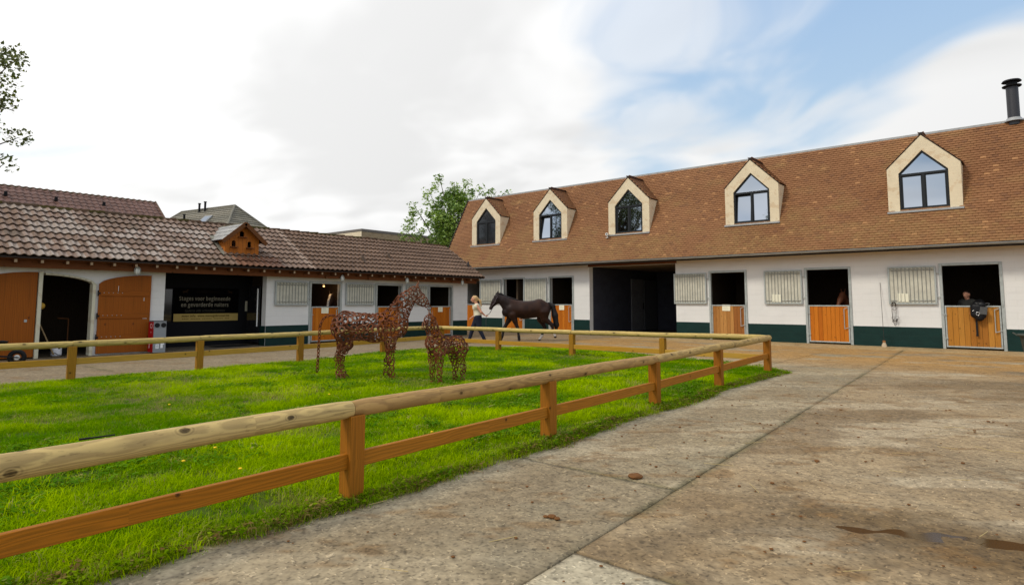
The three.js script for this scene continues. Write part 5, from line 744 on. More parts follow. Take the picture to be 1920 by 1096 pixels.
{
  const o = thing('person', 'dark-haired person in dark clothes inside the stall behind the saddle', 'person', [18.45, 0.03, -0.82]); o.rotation.y = -T - 0.5;
  const k = 1.08, hc = [0.04, 1.62, 0], torso = [[0, 0.95, 0.06, 0, 0.95, -0.06, 0.14, 0.14], [0, 1.0, 0, 0.0, 1.28, 0, 0.15, 0.15], [0, 1.38, 0.14, 0, 1.38, -0.14, 0.09, 0.09]], arms = [[0, 1.38, 0.2, 0.03, 1.12, 0.27, 0.06, 0.05], [0.03, 1.12, 0.27, 0.24, 1.05, 0.2, 0.046, 0.034], [0, 1.38, -0.2, 0.03, 1.12, -0.27, 0.06, 0.05], [0.03, 1.12, -0.27, 0.24, 1.05, -0.2, 0.046, 0.034]], legs = [[0, 0.92, 0.09, 0, 0.5, 0.1, 0.12, 0.075], [0, 0.5, 0.1, -0.02, 0.08, 0.1, 0.065, 0.045], [0, 0.92, -0.09, 0, 0.5, -0.1, 0.12, 0.075], [0, 0.5, -0.1, -0.02, 0.08, -0.1, 0.065, 0.045], [-0.02, 0.05, 0.1, 0.12, 0.04, 0.1, 0.045, 0.035], [-0.02, 0.05, -0.1, 0.12, 0.04, -0.1, 0.045, 0.035]];
  const body = surfaceNet(boneField([[0, 1.44, 0, 0.02, 1.56, 0, 0.06, 0.055], ...torso, ...arms, ...legs, ...headPart(hc)], 0.025), [-0.3, 0, -0.4], [0.45, 1.8, 0.4], 0.014), h1 = surfaceNet(boneField(hand([0.24, 1.05, 0.2], [0.9, -0.1, -0.3], 0.7, 1), 0.008), [0.2, 0.92, 0.02], [0.44, 1.16, 0.3], 0.005), h2 = surfaceNet(boneField(hand([0.24, 1.05, -0.2], [0.9, -0.1, 0.3], 0.7, 1), 0.008), [0.2, 0.92, -0.3], [0.44, 1.16, -0.02], 0.005);
  mesh('body', paint(merge([body, h1, h2]), () => skin), std({ color: lin(1, 1, 1), vertexColors: true, roughness: 0.6 }), o);
  mesh('jacket', surfaceNet((x, y, z) => Math.min(boneField([...torso, ...arms], 0.04, 0.018)(x, y, z), 1.5 - y, y - 0.85, 0.25 - x), [-0.3, 0.8, -0.4], [0.35, 1.6, 0.4], 0.015), std({ color: lin(0.03, 0.03, 0.027), roughness: 0.9 }), o);
  mesh('trousers', surfaceNet((x, y, z) => Math.min(boneField([...legs.slice(0, 4), torso[0]], 0.03, 0.016)(x, y, z), 0.97 - y, y - 0.1), [-0.3, 0.05, -0.35], [0.3, 1.05, 0.35], 0.018), std({ color: lin(0.02, 0.02, 0.024), roughness: 0.9 }), o);
  mesh('hair', surfaceNet((x, y, z) => Math.min(boneField([[-0.01, 1.655, 0, 0.02, 1.665, 0, 0.104, 0.092], [-0.06, 1.6, 0, -0.07, 1.48, 0, 0.08, 0.06]], 0.02)(x, y, z), Math.max(y - 1.67, 0.01 - x) + 0.02), [-0.3, 1.3, -0.15], [0.2, 1.82, 0.15], 0.01), std({ color: lin(0.02, 0.012, 0.01), roughness: 0.5 }), o);
  for (const s of [-1, 1]) mesh('eye', new THREE.SphereGeometry(0.011, 8, 6).translate(hc[0] + 0.078, hc[1] + 0.005, s * 0.034), M.black, o);
  o.scale.setScalar(k);
}

// ================================================================== THINGS ABOUT THE YARD
{ // lit bulb in the stall
  const t = thing('stall_lamp', 'small lit light bulb glowing high in the dark stall', 'lamp', [-0.95, 2.12, 11.28]);
  mesh('bulb', new THREE.SphereGeometry(0.035, 14, 10), std({ color: lin(1, 0.7, 0.4), emissive: lin(1, 0.52, 0.18), emissiveIntensity: 3.5 }), t); mesh('socket', bar([0, 0.04, 0], [0, 0.13, 0], 0.022), M.black, t); mesh('cord', bar([0, 0.13, 0], [0, 0.48, 0], 0.006), M.black, t);
  const l = new THREE.PointLight(lin(1, 0.62, 0.3), 0.7, 0, 2); l.position.set(-0.95, 2.12, 11.28); l.shadow.radius = 2.3; l.castShadow = true; scene.add(l);
}
{ // saddle over the door
  const t = thing('saddle', 'black saddle with grey pad hung over the golden stable door', 'saddle', [18.80, 1.43, 0.03]);
  mesh('seat', surfaceNet(boneField([[-0.06, 0.06, -0.20, -0.06, 0.03, 0.04, 0.10, 0.11], [0.06, 0.05, -0.18, 0.08, 0.03, 0.06, 0.09, 0.10], [0.0, 0.10, -0.24, 0.02, 0.12, -0.22, 0.08, 0.08], [-0.02, -0.02, 0.10, 0.1, -0.02, 0.10, 0.07, 0.06]], 0.05), [-0.3, -0.2, -0.4], [0.35, 0.3, 0.25], 0.018), std({ color: lin(0.006, 0.006, 0.007), roughness: 0.42 }), t);
  mesh('flap', surfaceNet(boneField([[-0.12, -0.05, 0.10, -0.13, -0.30, 0.13, 0.11, 0.10], [0.0, -0.05, 0.12, 0.0, -0.40, 0.12, 0.10, 0.11], [0.12, -0.1, 0.10, 0.1, -0.33, 0.10, 0.07, 0.08]], 0.06), [-0.35, -0.6, -0.1], [0.35, 0.15, 0.3], 0.018), std({ color: lin(0.007, 0.007, 0.008), roughness: 0.5 }), t);
  mesh('pad', (() => { const g = new RoundedBoxGeometry(0.24, 0.24, 0.02, 2, 0.009); g.rotateZ(-0.12); g.rotateX(-0.08); g.translate(0.09, -0.17, 0.215); return uvBox(g, 2); })(), std({ color: lin(0.09, 0.09, 0.088), map: T_speck, roughness: 0.9 }), t);
  mesh('stirrup', new THREE.TorusGeometry(0.045, 0.009, 6, 18).scale(1, 1.1, 1).translate(-0.03, -0.27, 0.245), std({ color: lin(0.6, 0.6, 0.6), metalness: 0.9, roughness: 0.25 }), t);
  mesh('badge', new THREE.SphereGeometry(0.018, 10, 8).scale(1.3, 0.7, 0.5).translate(-0.14, -0.17, 0.232), std({ color: lin(0.8, 0.8, 0.78), metalness: 0.8, roughness: 0.25 }), t);
  mesh('girth_strap', merge([rbox(-0.115, -0.06, -0.98, -0.45, 0.045, 0.065, 0.006), rbox(-0.12, -0.055, -0.99, -0.93, 0.04, 0.075, 0.006)]), M.black, t);
  mesh('cantle_strap', tube([[0.12, 0.02, 0.1], [0.2, 0.06, 0.1], [0.27, 0.05, 0.12], [0.24, 0.0, 0.12]], 0.014, 16), std({ color: lin(0.06, 0.06, 0.06), roughness: 0.5 }), t);
}
{ // bridle
  const t = thing('bridle', 'dark leather bridle hanging below the barred upper door', 'bridle', [16.45, 1.46, 0.08]); const lm = std({ color: lin(0.035, 0.025, 0.02), roughness: 0.55 });
  mesh('headpiece', tube([[-0.055, -0.08, 0], [-0.045, 0.03, 0.02], [0, 0.06, 0.03], [0.05, 0.03, 0.02], [0.055, -0.08, 0]], 0.015, 24), lm, t);
  for (const s of [-1, 1]) { mesh('cheek_strap', tube([[s * 0.055, -0.06, 0], [s * 0.06, -0.25, 0.005], [s * 0.045, -0.45, 0.01], [s * 0.055, -0.62, 0.0]], 0.010, 24), lm, t); mesh('bit_ring', new THREE.TorusGeometry(0.05, 0.006, 6, 18).translate(s * 0.06 + 0.03, -0.47, 0.02), std({ color: lin(0.35, 0.35, 0.34), metalness: 0.8, roughness: 0.3 }), t); }
  mesh('browband', tube([[-0.055, -0.16, 0], [0, -0.2, 0.02], [0.07, -0.18, 0.01], [0.06, -0.1, 0]], 0.007, 18), lm, t); mesh('reins', tube([[-0.055, -0.45, 0.01], [-0.02, -0.66, 0.01], [0.02, -0.74, 0.01], [0.06, -0.66, 0.01], [0.09, -0.5, 0.01]], 0.007, 24), lm, t); mesh('noseband', tube([[-0.05, -0.4, 0.01], [-0.03, -0.55, 0.02], [0.05, -0.58, 0.02], [0.09, -0.5, 0.02]], 0.012, 20), lm, t);
}
{ // broom against the wall
  const t = thing('broom', 'broom with thin dark handle leaning on the white wall', 'broom', [16.16, 0, 0.42]);
  mesh('handle', bar([0, 0.14, 0], [-0.10, 2.2, -0.40], 0.007), std({ color: lin(0.03, 0.025, 0.02), roughness: 0.6 }), t);
  mesh('bristles', (() => { const g = new THREE.CylinderGeometry(0.03, 0.085, 0.19, 14, 3); g.scale(1, 1, 0.55); const p = g.attributes.position; for (let i = 0; i < p.count; i++) if (p.getY(i) < 0) p.setX(i, p.getX(i) + rr(-0.015, 0.015)); g.translate(0.0, 0.096, 0); g.computeVertexNormals(); return g; })(), std({ color: lin(0.60, 0.50, 0.36), map: T_wood, roughness: 0.9 }), t);
  mesh('binding', new THREE.CylinderGeometry(0.042, 0.05, 0.06, 14).scale(1, 1, 0.6).translate(0, 0.19, 0), std({ color: lin(0.28, 0.12, 0.04), roughness: 0.8 }), t);
}
{ // tub
  const t = thing('rubber_tub', 'large grey-green rubber tub at the right edge by the golden door', 'tub', [20.28, 0.0, 3.55]);
  mesh('bowl', new THREE.LatheGeometry([[0.001, 0.0], [0.34, 0.0], [0.37, 0.03], [0.46, 0.62], [0.52, 0.635], [0.525, 0.675], [0.49, 0.685], [0.44, 0.64], [0.35, 0.06], [0.001, 0.05]].map(([x, y]) => new THREE.Vector2(x, y)), 40), M.rubber, t);
  for (const s of [-1, 1]) mesh('handle', tube([[s * 0.5, 0.64, -0.11], [s * 0.58, 0.70, -0.06], [s * 0.58, 0.70, 0.06], [s * 0.5, 0.64, 0.11]], 0.018, 16), M.rubber, t);
}
{ // recycling bin
  const t = thing('recycling_bin', 'grey and red recycling bin with two round black openings by the porch', 'bin', [0.36, 0, 17.67]);
  const tex = canvasTex(256, 512, (c, w, h) => { c.fillStyle = '#8a8f92'; c.fillRect(0, 0, w, h); c.fillStyle = '#e9ecec'; c.fillRect(48, 330, 70, 96); c.fillStyle = '#9a9fa2'; c.fillRect(60, 350, 46, 10); c.fillRect(60, 372, 46, 10); c.fillRect(60, 394, 46, 10); c.fillStyle = '#e9ecec'; c.fillRect(150, 318, 52, 100); c.fillRect(150, 318, 78, 26); });
  const tr = canvasTex(256, 512, (c, w, h) => { c.fillStyle = '#a80d16'; c.fillRect(0, 0, w, h); c.strokeStyle = '#f0dada'; c.lineWidth = 14; c.beginPath(); c.ellipse(150, 70, 52, 34, 0, 0, 7); c.stroke(); c.fillStyle = '#e8b0b0'; c.fillRect(120, 165, 50, 22); c.fillStyle = '#f2e4e4'; c.beginPath(); c.arc(130, 345, 34, 0, 7); c.fill(); c.fillRect(70, 360, 24, 90); });
  mesh('body', rbox(-0.2, 0.155, 0.02, 0.93, -0.19, 0.165, 0.02), std({ color: lin(0.22, 0.235, 0.245), roughness: 0.5 }), t);
  const fr = mesh('front_panel', new THREE.BoxGeometry(0.33, 0.70, 0.006), std({ map: tex, roughness: 0.5 }), t, [0.159, 0.37, -0.012]); fr.rotation.y = T;
  mesh('red_panel', new THREE.BoxGeometry(0.35, 0.88, 0.01), std({ map: tr, roughness: 0.45 }), t, [-0.022, 0.475, 0.171]).userData.label = 'red side with white symbols';
  for (const z of [-0.1, 0.075]) mesh('opening', new THREE.CylinderGeometry(0.072, 0.072, 0.012, 24).rotateZ(T).scale(1, 0.95, 1).translate(0.155, 0.815, z - 0.005), M.black, t);
  mesh('rim', rbox(-0.205, 0.162, 0.925, 0.945, -0.195, 0.17, 0.008), std({ color: lin(0.12, 0.125, 0.13), roughness: 0.5 }), t);
}
{ // wheelbarrow
  const t = thing('wheelbarrow', 'black wheelbarrow with a white wheel hub at the left edge', 'wheelbarrow', [1.75, 0, 21.22]);
  const w = mesh('wheel', new THREE.TorusGeometry(0.135, 0.05, 12, 30).rotateY(T - 0.25), M.black, t, [0, 0.185, 0]); mesh('hub', merge([new THREE.CylinderGeometry(0.058, 0.058, 0.06, 20).rotateZ(T).rotateY(-0.25)]), M.white, w); mesh('axle', bar([-0.12, 0, 0.03], [0.12, 0, -0.03], 0.014), M.galv, w);
  mesh('tray', (() => { const g = new THREE.CylinderGeometry(0.46, 0.25, 0.30, 4, 1, true, Math.PI / 4); g.scale(0.75, 1, 1.25); g.translate(0, 0.43, 0.62); return g; })(), M.black, t); mesh('frame', merge([bar([-0.09, 0.185, 0], [-0.26, 0.30, 0.9], 0.016), bar([0.09, 0.185, 0], [0.26, 0.30, 0.9], 0.016), bar([-0.26, 0.3, 0.9], [-0.28, 0.55, 1.5], 0.016), bar([0.26, 0.3, 0.9], [0.28, 0.55, 1.5], 0.016), bar([-0.25, 0.3, 0.85], [-0.25, 0.0, 0.98], 0.014), bar([0.25, 0.3, 0.85], [0.25, 0.0, 0.98], 0.014)]), M.black, t);
}
{ // things just inside the barn door
  const j = thing('jerrycan', 'white plastic jerrycan inside the arched barn door', 'jerrycan', [-0.42, 0.012, 19.93]); mesh('can', new THREE.LatheGeometry([[0.001, 0], [0.115, 0], [0.125, 0.02], [0.125, 0.24], [0.10, 0.29], [0.04, 0.31], [0.001, 0.31]].map(([x, y]) => new THREE.Vector2(x, y)), 24), std({ color: lin(0.72, 0.72, 0.76), roughness: 0.45 }), j); mesh('lid', bar([0, 0.31, 0], [0, 0.345, 0], 0.038), M.moss, j); mesh('grip_hole', new THREE.SphereGeometry(0.03, 12, 8).scale(0.4, 1, 1).translate(0.119, 0.22, -0.03), M.black, j);
  const b = thing('hay_fork', 'fork with a pale wooden shaft leaning inside the arched barn door', 'fork', [-0.30, 0.012, 20.02]); mesh('shaft', bar([0, 0.05, 0], [-0.05, 1.02, 0.40], 0.018), woodMat(0.42, 0.30, 0.16), b); mesh('tines', merge([-0.09, -0.03, 0.03, 0.09].map((s) => tube([[s * 0.5, 0.10, -0.02], [s, 0.04, -0.10], [s, 0.012, -0.26]], 0.007, 12)).concat([bar([-0.05, 0.10, -0.02], [0.05, 0.10, -0.02], 0.009)])), M.black, b); mesh('grip', bar([-0.05, 1.02, 0.40], [-0.058, 1.14, 0.45], 0.024), M.black, b);
  const y = thing('hard_hat', 'small round yellow object hanging at the edge of the arched doorway', 'helmet', [-0.24, 1.38, 20.38]); mesh('shell', new THREE.SphereGeometry(0.085, 18, 10, 0, 6.283, 0, 1.6).rotateZ(-1.4), std({ color: lin(0.55, 0.33, 0.05), roughness: 0.5 }), y); mesh('brim', new THREE.TorusGeometry(0.085, 0.008, 6, 24).rotateY(T), std({ color: lin(0.5, 0.3, 0.04), roughness: 0.5 }), y);
  const s = thing('shovel', 'shovel with a reddish shaft standing in the dark barn doorway', 'shovel', [-0.95, 0.012, 19.56]); mesh('shaft', bar([0, 0.25, 0], [0, 1.0, 0], 0.016), M.rafter, s); mesh('grip', merge([bar([0, 1.0, 0], [0, 1.02, 0.26], 0.016)]), M.rafter, s); mesh('blade', rbox(-0.012, 0.012, 0.0, 0.3, -0.11, 0.11, 0.006), M.black, s);
}
{ // bird on the corner of the low roof
  const t = thing('bird', 'small dark bird perched on the corner of the low tiled roof', 'bird', [-0.22, 3.16, 4.0]); t.rotation.y = 2.4;
  mesh('body', surfaceNet(boneField([[-0.03, 0.09, 0, 0.03, 0.15, 0, 0.045, 0.05], [0.03, 0.15, 0, 0.055, 0.22, 0, 0.045, 0.034], [0.06, 0.235, 0, 0.075, 0.235, 0, 0.036, 0.026], [-0.03, 0.09, 0, -0.15, 0.0, 0, 0.035, 0.02]], 0.03), [-0.25, -0.06, -0.1], [0.2, 0.32, 0.1], 0.01), std({ color: lin(0.03, 0.024, 0.025), roughness: 0.6 }), t); mesh('beak', new THREE.ConeGeometry(0.01, 0.04, 8).rotateZ(-T).translate(0.125, 0.23, 0), M.black, t); for (const s of [-1, 1]) { mesh('wing', new THREE.SphereGeometry(0.05, 12, 8).scale(1.7, 0.7, 0.35).rotateZ(0.8).translate(-0.04, 0.11, s * 0.042), M.black, t); mesh('leg', bar([0, 0.06, s * 0.018], [0, -0.01, s * 0.02], 0.005), M.rafter, t); }
}
// droppings and litter on the concrete
const lump = (r, seed, flat) => { const g = new THREE.IcosahedronGeometry(r, 3), p = g.attributes.position; for (let i = 0; i < p.count; i++) { const k = 1 + 0.5 * (fbm(p.getX(i) / r * 2 + seed, p.getZ(i) / r * 2 + p.getY(i) / r, 950, 3) - 0.5); p.setXYZ(i, p.getX(i) * k, p.getY(i) * k * flat, p.getZ(i) * k); } g.computeVertexNormals(); return g; };
const dungM = std({ color: lin(0.17, 0.075, 0.025), map: T_speck, roughness: 0.95 });
tag(mesh('dung', lump(0.06, 3, 0.35), dungM, scene, [17.53, 0.016, 20.11]), 'flat brown dropping on the left concrete strip beside the long joint', 'dung');
tag(mesh('dung', merge([lump(0.028, 5, 0.5), lump(0.02, 8, 0.5).translate(0.05, 0, 0.01), lump(0.018, 12, 0.5).translate(-0.04, -0.003, 0.02)]), dungM, scene, [17.58, 0.012, 21.36]), 'crumbled brown dropping on the concrete nearest the camera', 'dung');
{ const L = [], c = rngOf(31); for (let i = 0; i < 260; i++) { const x = 16.4 + c() * 5.5, z = 13 + c() * 10, s = 0.006 + 0.016 * c() * c(); L.push(lump(s, i, 0.4).translate(x, 0.008, z)); } const m = mesh('dirt_crumbs', merge(L.map((g) => g)), dungM); m.userData.kind = 'stuff'; m.userData.label = 'small brown dirt crumbs strewn on the concrete yard'; }
{ const L = [], c = rngOf(37); for (let i = 0; i < 120; i++) { const edge = i < 70, z = 10.5 + c() * 13, x = edge ? rightEdge(z) + (c() - 0.6) * 0.3 : 16.6 + c() * 5, a = c() * 6.28, l = 0.04 + 0.09 * c(); L.push(bar([x - Math.cos(a) * l, 0.014, z - Math.sin(a) * l], [x + Math.cos(a) * l, 0.016 + 0.02 * c() * (edge ? 1 : 0.3), z + Math.sin(a) * l], 0.0022, 0.0022, 4)); } const m = mesh('straw', merge(L), std({ color: lin(0.5, 0.38, 0.17), roughness: 0.9 })); m.userData.kind = 'stuff'; m.userData.label = 'loose straw on the concrete and along the grass edge'; }

// ================================================================== TREES
const leafShape = (kind) => { const P = [[0, 0, 0]], n = kind === 'lobed' ? 10 : 6; for (let i = 0; i <= n; i++) { const a = -2.6 + 5.2 * i / n, r = kind === 'lobed' ? (i % 2 ? 0.55 : 1.0) * (1 - 0.1 * Math.abs(a)) : 0.62 - 0.08 * Math.abs(a) + (Math.abs(a) < 0.1 ? 0.4 : 0); P.push([r * Math.sin(a), 0.15 + r * Math.cos(a), 0.18 * r * Math.abs(Math.sin(a))]); } const I = []; for (let i = 1; i < P.length - 1; i++) I.push(0, i + 1, i); const g = new THREE.BufferGeometry(); g.setAttribute('position', new THREE.Float32BufferAttribute(P.flat(), 3)); g.setIndex(I); g.computeVertexNormals(); return g; };
const leafMat = new THREE.MeshPhysicalMaterial({ color: lin(1, 1, 1), roughness: 0.55, transmission: 0.4, thickness: 0, side: THREE.DoubleSide });
function tree(label, pos, o) {
  const t = thing('tree', label, 'tree', pos), r = rngOf(o.seed), W = [], ends = [], rv = () => new V3(r() - 0.5, r() - 0.5, r() - 0.5);
  const trunkTop = [0.2 * (r() - 0.5), o.h * 0.8, 0.2 * (r() - 0.5)];
  W.push(bar([0, -0.05, 0], [trunkTop[0] * 0.5, o.h * 0.45, trunkTop[2] * 0.5], o.r, o.r * 0.7, 12), bar([trunkTop[0] * 0.5, o.h * 0.445, trunkTop[2] * 0.5], trunkTop, o.r * 0.7, o.r * 0.22, 10));
  for (let i = 0; i < o.n; i++) {
    const u = i / o.n, a = i * 2.4 + r(), rad = Math.sqrt(r()), y = mix(o.y0, o.y1, Math.pow(r(), 0.8)), w = o.w(clamp((y - o.y0) / (o.y1 - o.y0))), e = new V3(Math.cos(a) * w * rad * o.ax, y, Math.sin(a) * w * rad * o.az), by = mix(o.y0 * 0.75, o.h * 0.75, r() * 0.9) * 0.9, b = new V3(trunkTop[0] * by / o.h, Math.min(by, y - 0.3), trunkTop[2] * by / o.h), m = b.clone().lerp(e, 0.55).add(new V3(0, -0.1 * w, 0)).addScaledVector(rv(), 0.4);
    W.push(bar(b.toArray(), m.toArray(), o.r * 0.28, o.r * 0.16, 6), bar(m.toArray(), e.toArray(), o.r * 0.16, 0.012, 5)); ends.push(e); if (r() < 0.6) { const e2 = m.clone().addScaledVector(rv(), w * 0.9); W.push(bar(m.toArray(), e2.toArray(), o.r * 0.1, 0.01, 5)); ends.push(e2); }
    (o.shoots || []).forEach(() => 0);
  }
  for (const s of o.shoots || []) { const e = new V3(...s); W.push(bar([e.x * 0.6, e.y - 1.6, e.z * 0.6], s, 0.035, 0.008, 5)); for (let k = 0; k < 4; k++) ends.push(e.clone().add(new V3((r() - 0.5) * 0.35 * (k + 0.3), -k * 0.34 - 0.2 * r(), (r() - 0.5) * 0.35 * (k + 0.3)))); }
  mesh('trunk', uvBox(merge(W)), M.bark, t);
  const lg = leafShape(o.leaf), list = [], q = new THREE.Quaternion(), m4 = new THREE.Matrix4();
  ends.forEach((e, i) => { const shade = r(), shoot = (o.shoots || []).length && i >= ends.length - 4 * o.shoots.length, k = shoot ? o.per * 0.4 * (0.4 + r()) : o.per * (0.6 + 0.8 * r()), sp = shoot ? 0.26 + 0.2 * r() : o.sp * (0.7 + 0.6 * r()); for (let j = 0; j < k; j++) { const d = rv().normalize().multiplyScalar(sp * Math.cbrt(r())); d.y *= 0.75; const s = o.size * (0.65 + 0.6 * r()); q.setFromEuler(new THREE.Euler(-1.2 + 1.6 * r() - 0.5, r() * 6.283, (r() - 0.5) * 1.2, 'YXZ')); m4.compose(e.clone().add(d), q, new V3(s, s, s)); list.push([m4.clone(), mix3(o.c0, o.c1, clamp(0.55 * shade + 0.6 * r()))]); } });
  const im = new THREE.InstancedMesh(lg, leafMat, list.length); list.forEach(([m, c], i) => { im.setMatrixAt(i, m); im.setColorAt(i, lin(...c)); }); im.name = numbered('crown'); im.userData.kind = 'stuff'; im.castShadow = im.receiveShadow = true; t.add(im); return t;
}
tree('bright green tree with upright shoots behind the steep brown roof', [-8.5, 0, -3.1], { seed: 3, h: 8.6, r: 0.16, n: 95, y0: 3.4, y1: 8.7, w: (u) => 2.5 * Math.pow(1 - u, 0.55) + 0.25, ax: 1, az: 1, per: 105, sp: 0.55, size: 0.10, leaf: 'lobed', c0: [0.09, 0.20, 0.02], c1: [0.34, 0.48, 0.055], shoots: [[0.4, 8.2, -0.2], [1.2, 8.0, -0.9], [-0.6, 8.3, 0.6], [-1.0, 7.9, 0.9], [-0.2, 7.2, 0.3], [-1.9, 6.7, 1.9], [-1.5, 6.1, 1.5], [-1.2, 7.3, 1.2], [-2.3, 6.3, 2.2], [-0.9, 5.9, 0.9], [-1.7, 7.4, 1.6], [-0.5, 9.75, 0.9], [0.9, 9.35, -0.3], [2.1, 8.75, -1.3], [2.9, 8.75, -1.9], [-1.2, 8.9, 1.2], [-1.9, 7.9, 1.9], [1.6, 8.9, -0.9], [0.2, 9.2, 0.2], [2.5, 8.2, -1.6]] });
tree('dark leafy tree at the left edge behind the low stable', [-8.4, 0, 22.9], { seed: 8, h: 11, r: 0.3, n: 120, y0: 5.6, y1: 12.4, w: (u) => 3.75 * Math.sqrt(Math.max(0.05, 1 - Math.pow(2 * u - 0.85, 2))), ax: 1, az: 1, per: 110, sp: 0.5, size: 0.10, leaf: 'plain', c0: [0.05, 0.085, 0.012], c1: [0.17, 0.19, 0.03] });
for (const [i, [x, z, h, w]] of [[-17, 41, 19, 6], [-28, 42, 15.5, 4.5], [0.5, 41, 10.6, 3.2], [-39, 40, 19, 6]].entries())
  tree(['tall dark tree behind the camera mirrored in the middle dormer window', 'tree behind the camera mirrored in the second dormer window', 'low tree behind the camera mirrored in the fourth dormer window', 'tree behind the camera mirrored in the leftmost dormer window'][i], [x, 0, z], { seed: 20 + i, h: h * 0.9, r: 0.3, n: 46, y0: 2.5, y1: h, w: (u) => w * Math.sqrt(Math.max(0.06, 1 - Math.pow(2 * u - 0.8, 2))), ax: 1, az: 1, per: 60, sp: 1.25, size: 0.2, leaf: 'plain', c0: [0.03, 0.07, 0.012], c1: [0.10, 0.15, 0.03] });

// ================================================================== HOUSES BEYOND
{ // red-tiled house
  const t = thing('house', 'house with a long purplish red tiled roof behind the low stable', 'house', [-22, 0, 20]); const y1 = 7.47, y0 = 3.6, run = 5.4, z0 = -9.22, z1 = 14, x = 2.0, L = Math.hypot(run, y1 - y0), ca = run / L, sa = (y1 - y0) / L;
  mesh('wall', uvBox(merge([box(x - run + 0.5, x + run - 0.5, 0, y0 + 0.2, z0 + 0.4, z1 - 0.4)])), M.cream, t);
  const roof = mesh('roof', merge([quadGeo([[x + run, y0, z1], [x + run, y0, z0], [x, y1, z0], [x, y1, z1]]), quadGeo([[x - run, y0, z0], [x - run, y0, z1], [x, y1, z1], [x, y1, z0]])]), M.deck, t);
  mesh('gable', uvBox(extrude(shapeOf([[x - run + 0.5, y0], [x + run - 0.5, y0], [x, y1 - 0.25]]), 0.2).translate(0, 0, z0 + 0.4)), M.cream, t);
  const g = (() => { const P = [], I = [], N = 6; for (let k = 0; k <= N; k++) { const u = k / N, h = 0.05 * (0.5 + 0.5 * Math.cos(6.283 * (u - 0.3))); P.push(u * 0.3, 0, h - 0.03, u * 0.3, 0, h, u * 0.3, 0.42, h - 0.03); } for (let k = 0; k < N; k++) { const a = k * 3, b = a + 3; I.push(a, b, a + 1, a + 1, b, b + 1, a + 1, b + 1, a + 2, a + 2, b + 1, b + 2); } const q = new THREE.BufferGeometry(); q.setAttribute('position', new THREE.Float32BufferAttribute(P, 3)); q.setIndex(I); return uvBox(toCreasedNormals(q, 0.7)); })();
  const bm = new THREE.Matrix4().makeBasis(new V3(0, 0, -1), new V3(-ca, sa, 0), new V3(sa, ca, 0)), l = []; for (let z = z0 + 0.3; z <= z1; z += 0.3) for (let s = 0; s < L - 0.2; s += 0.37) l.push([new THREE.Matrix4().makeTranslation(x + run - ca * s + sa * 0.04, y0 + sa * s + ca * 0.04, z).multiply(bm), mix3([0.135, 0.07, 0.052], [0.20, 0.108, 0.085], rnd())]);
  const im = new THREE.InstancedMesh(g, M.pantileStuff, l.length); l.forEach(([m, c], i) => { im.setMatrixAt(i, m); im.setColorAt(i, lin(...c)); }); im.name = 'house_tiles'; im.userData.kind = 'stuff'; roof.add(im);
  for (let z = z0; z < z1; z += 0.45) mesh('ridge_tile', new THREE.CylinderGeometry(0.12, 0.13, 0.46, 8, 1, true, -T, Math.PI).rotateX(T).translate(x, y1 + 0.02, z + 0.22), M.moss, roof);
  for (const z of [3.5 - 20 + 14.6, -6.4, -3.6].map((q, i) => [-6.3, -2.0, -4.1][i])) { const s = L - 1.15; mesh('vent', merge([bar([0, -0.05, 0], [0.05, 0.16, 0], 0.09, 0.07)]), M.black, roof, [x + run - ca * s + sa * 0.08, y0 + sa * s + ca * 0.08, z]); }
  mesh('verge', uvBox((() => { const q = new THREE.BoxGeometry(L, 0.16, 0.06); q.rotateZ(-Math.atan2(y1 - y0, run)); q.translate(x + run / 2, (y0 + y1) / 2 + 0.02, z0 - 0.03); return q; })()), M.pantile[1], roof);
}
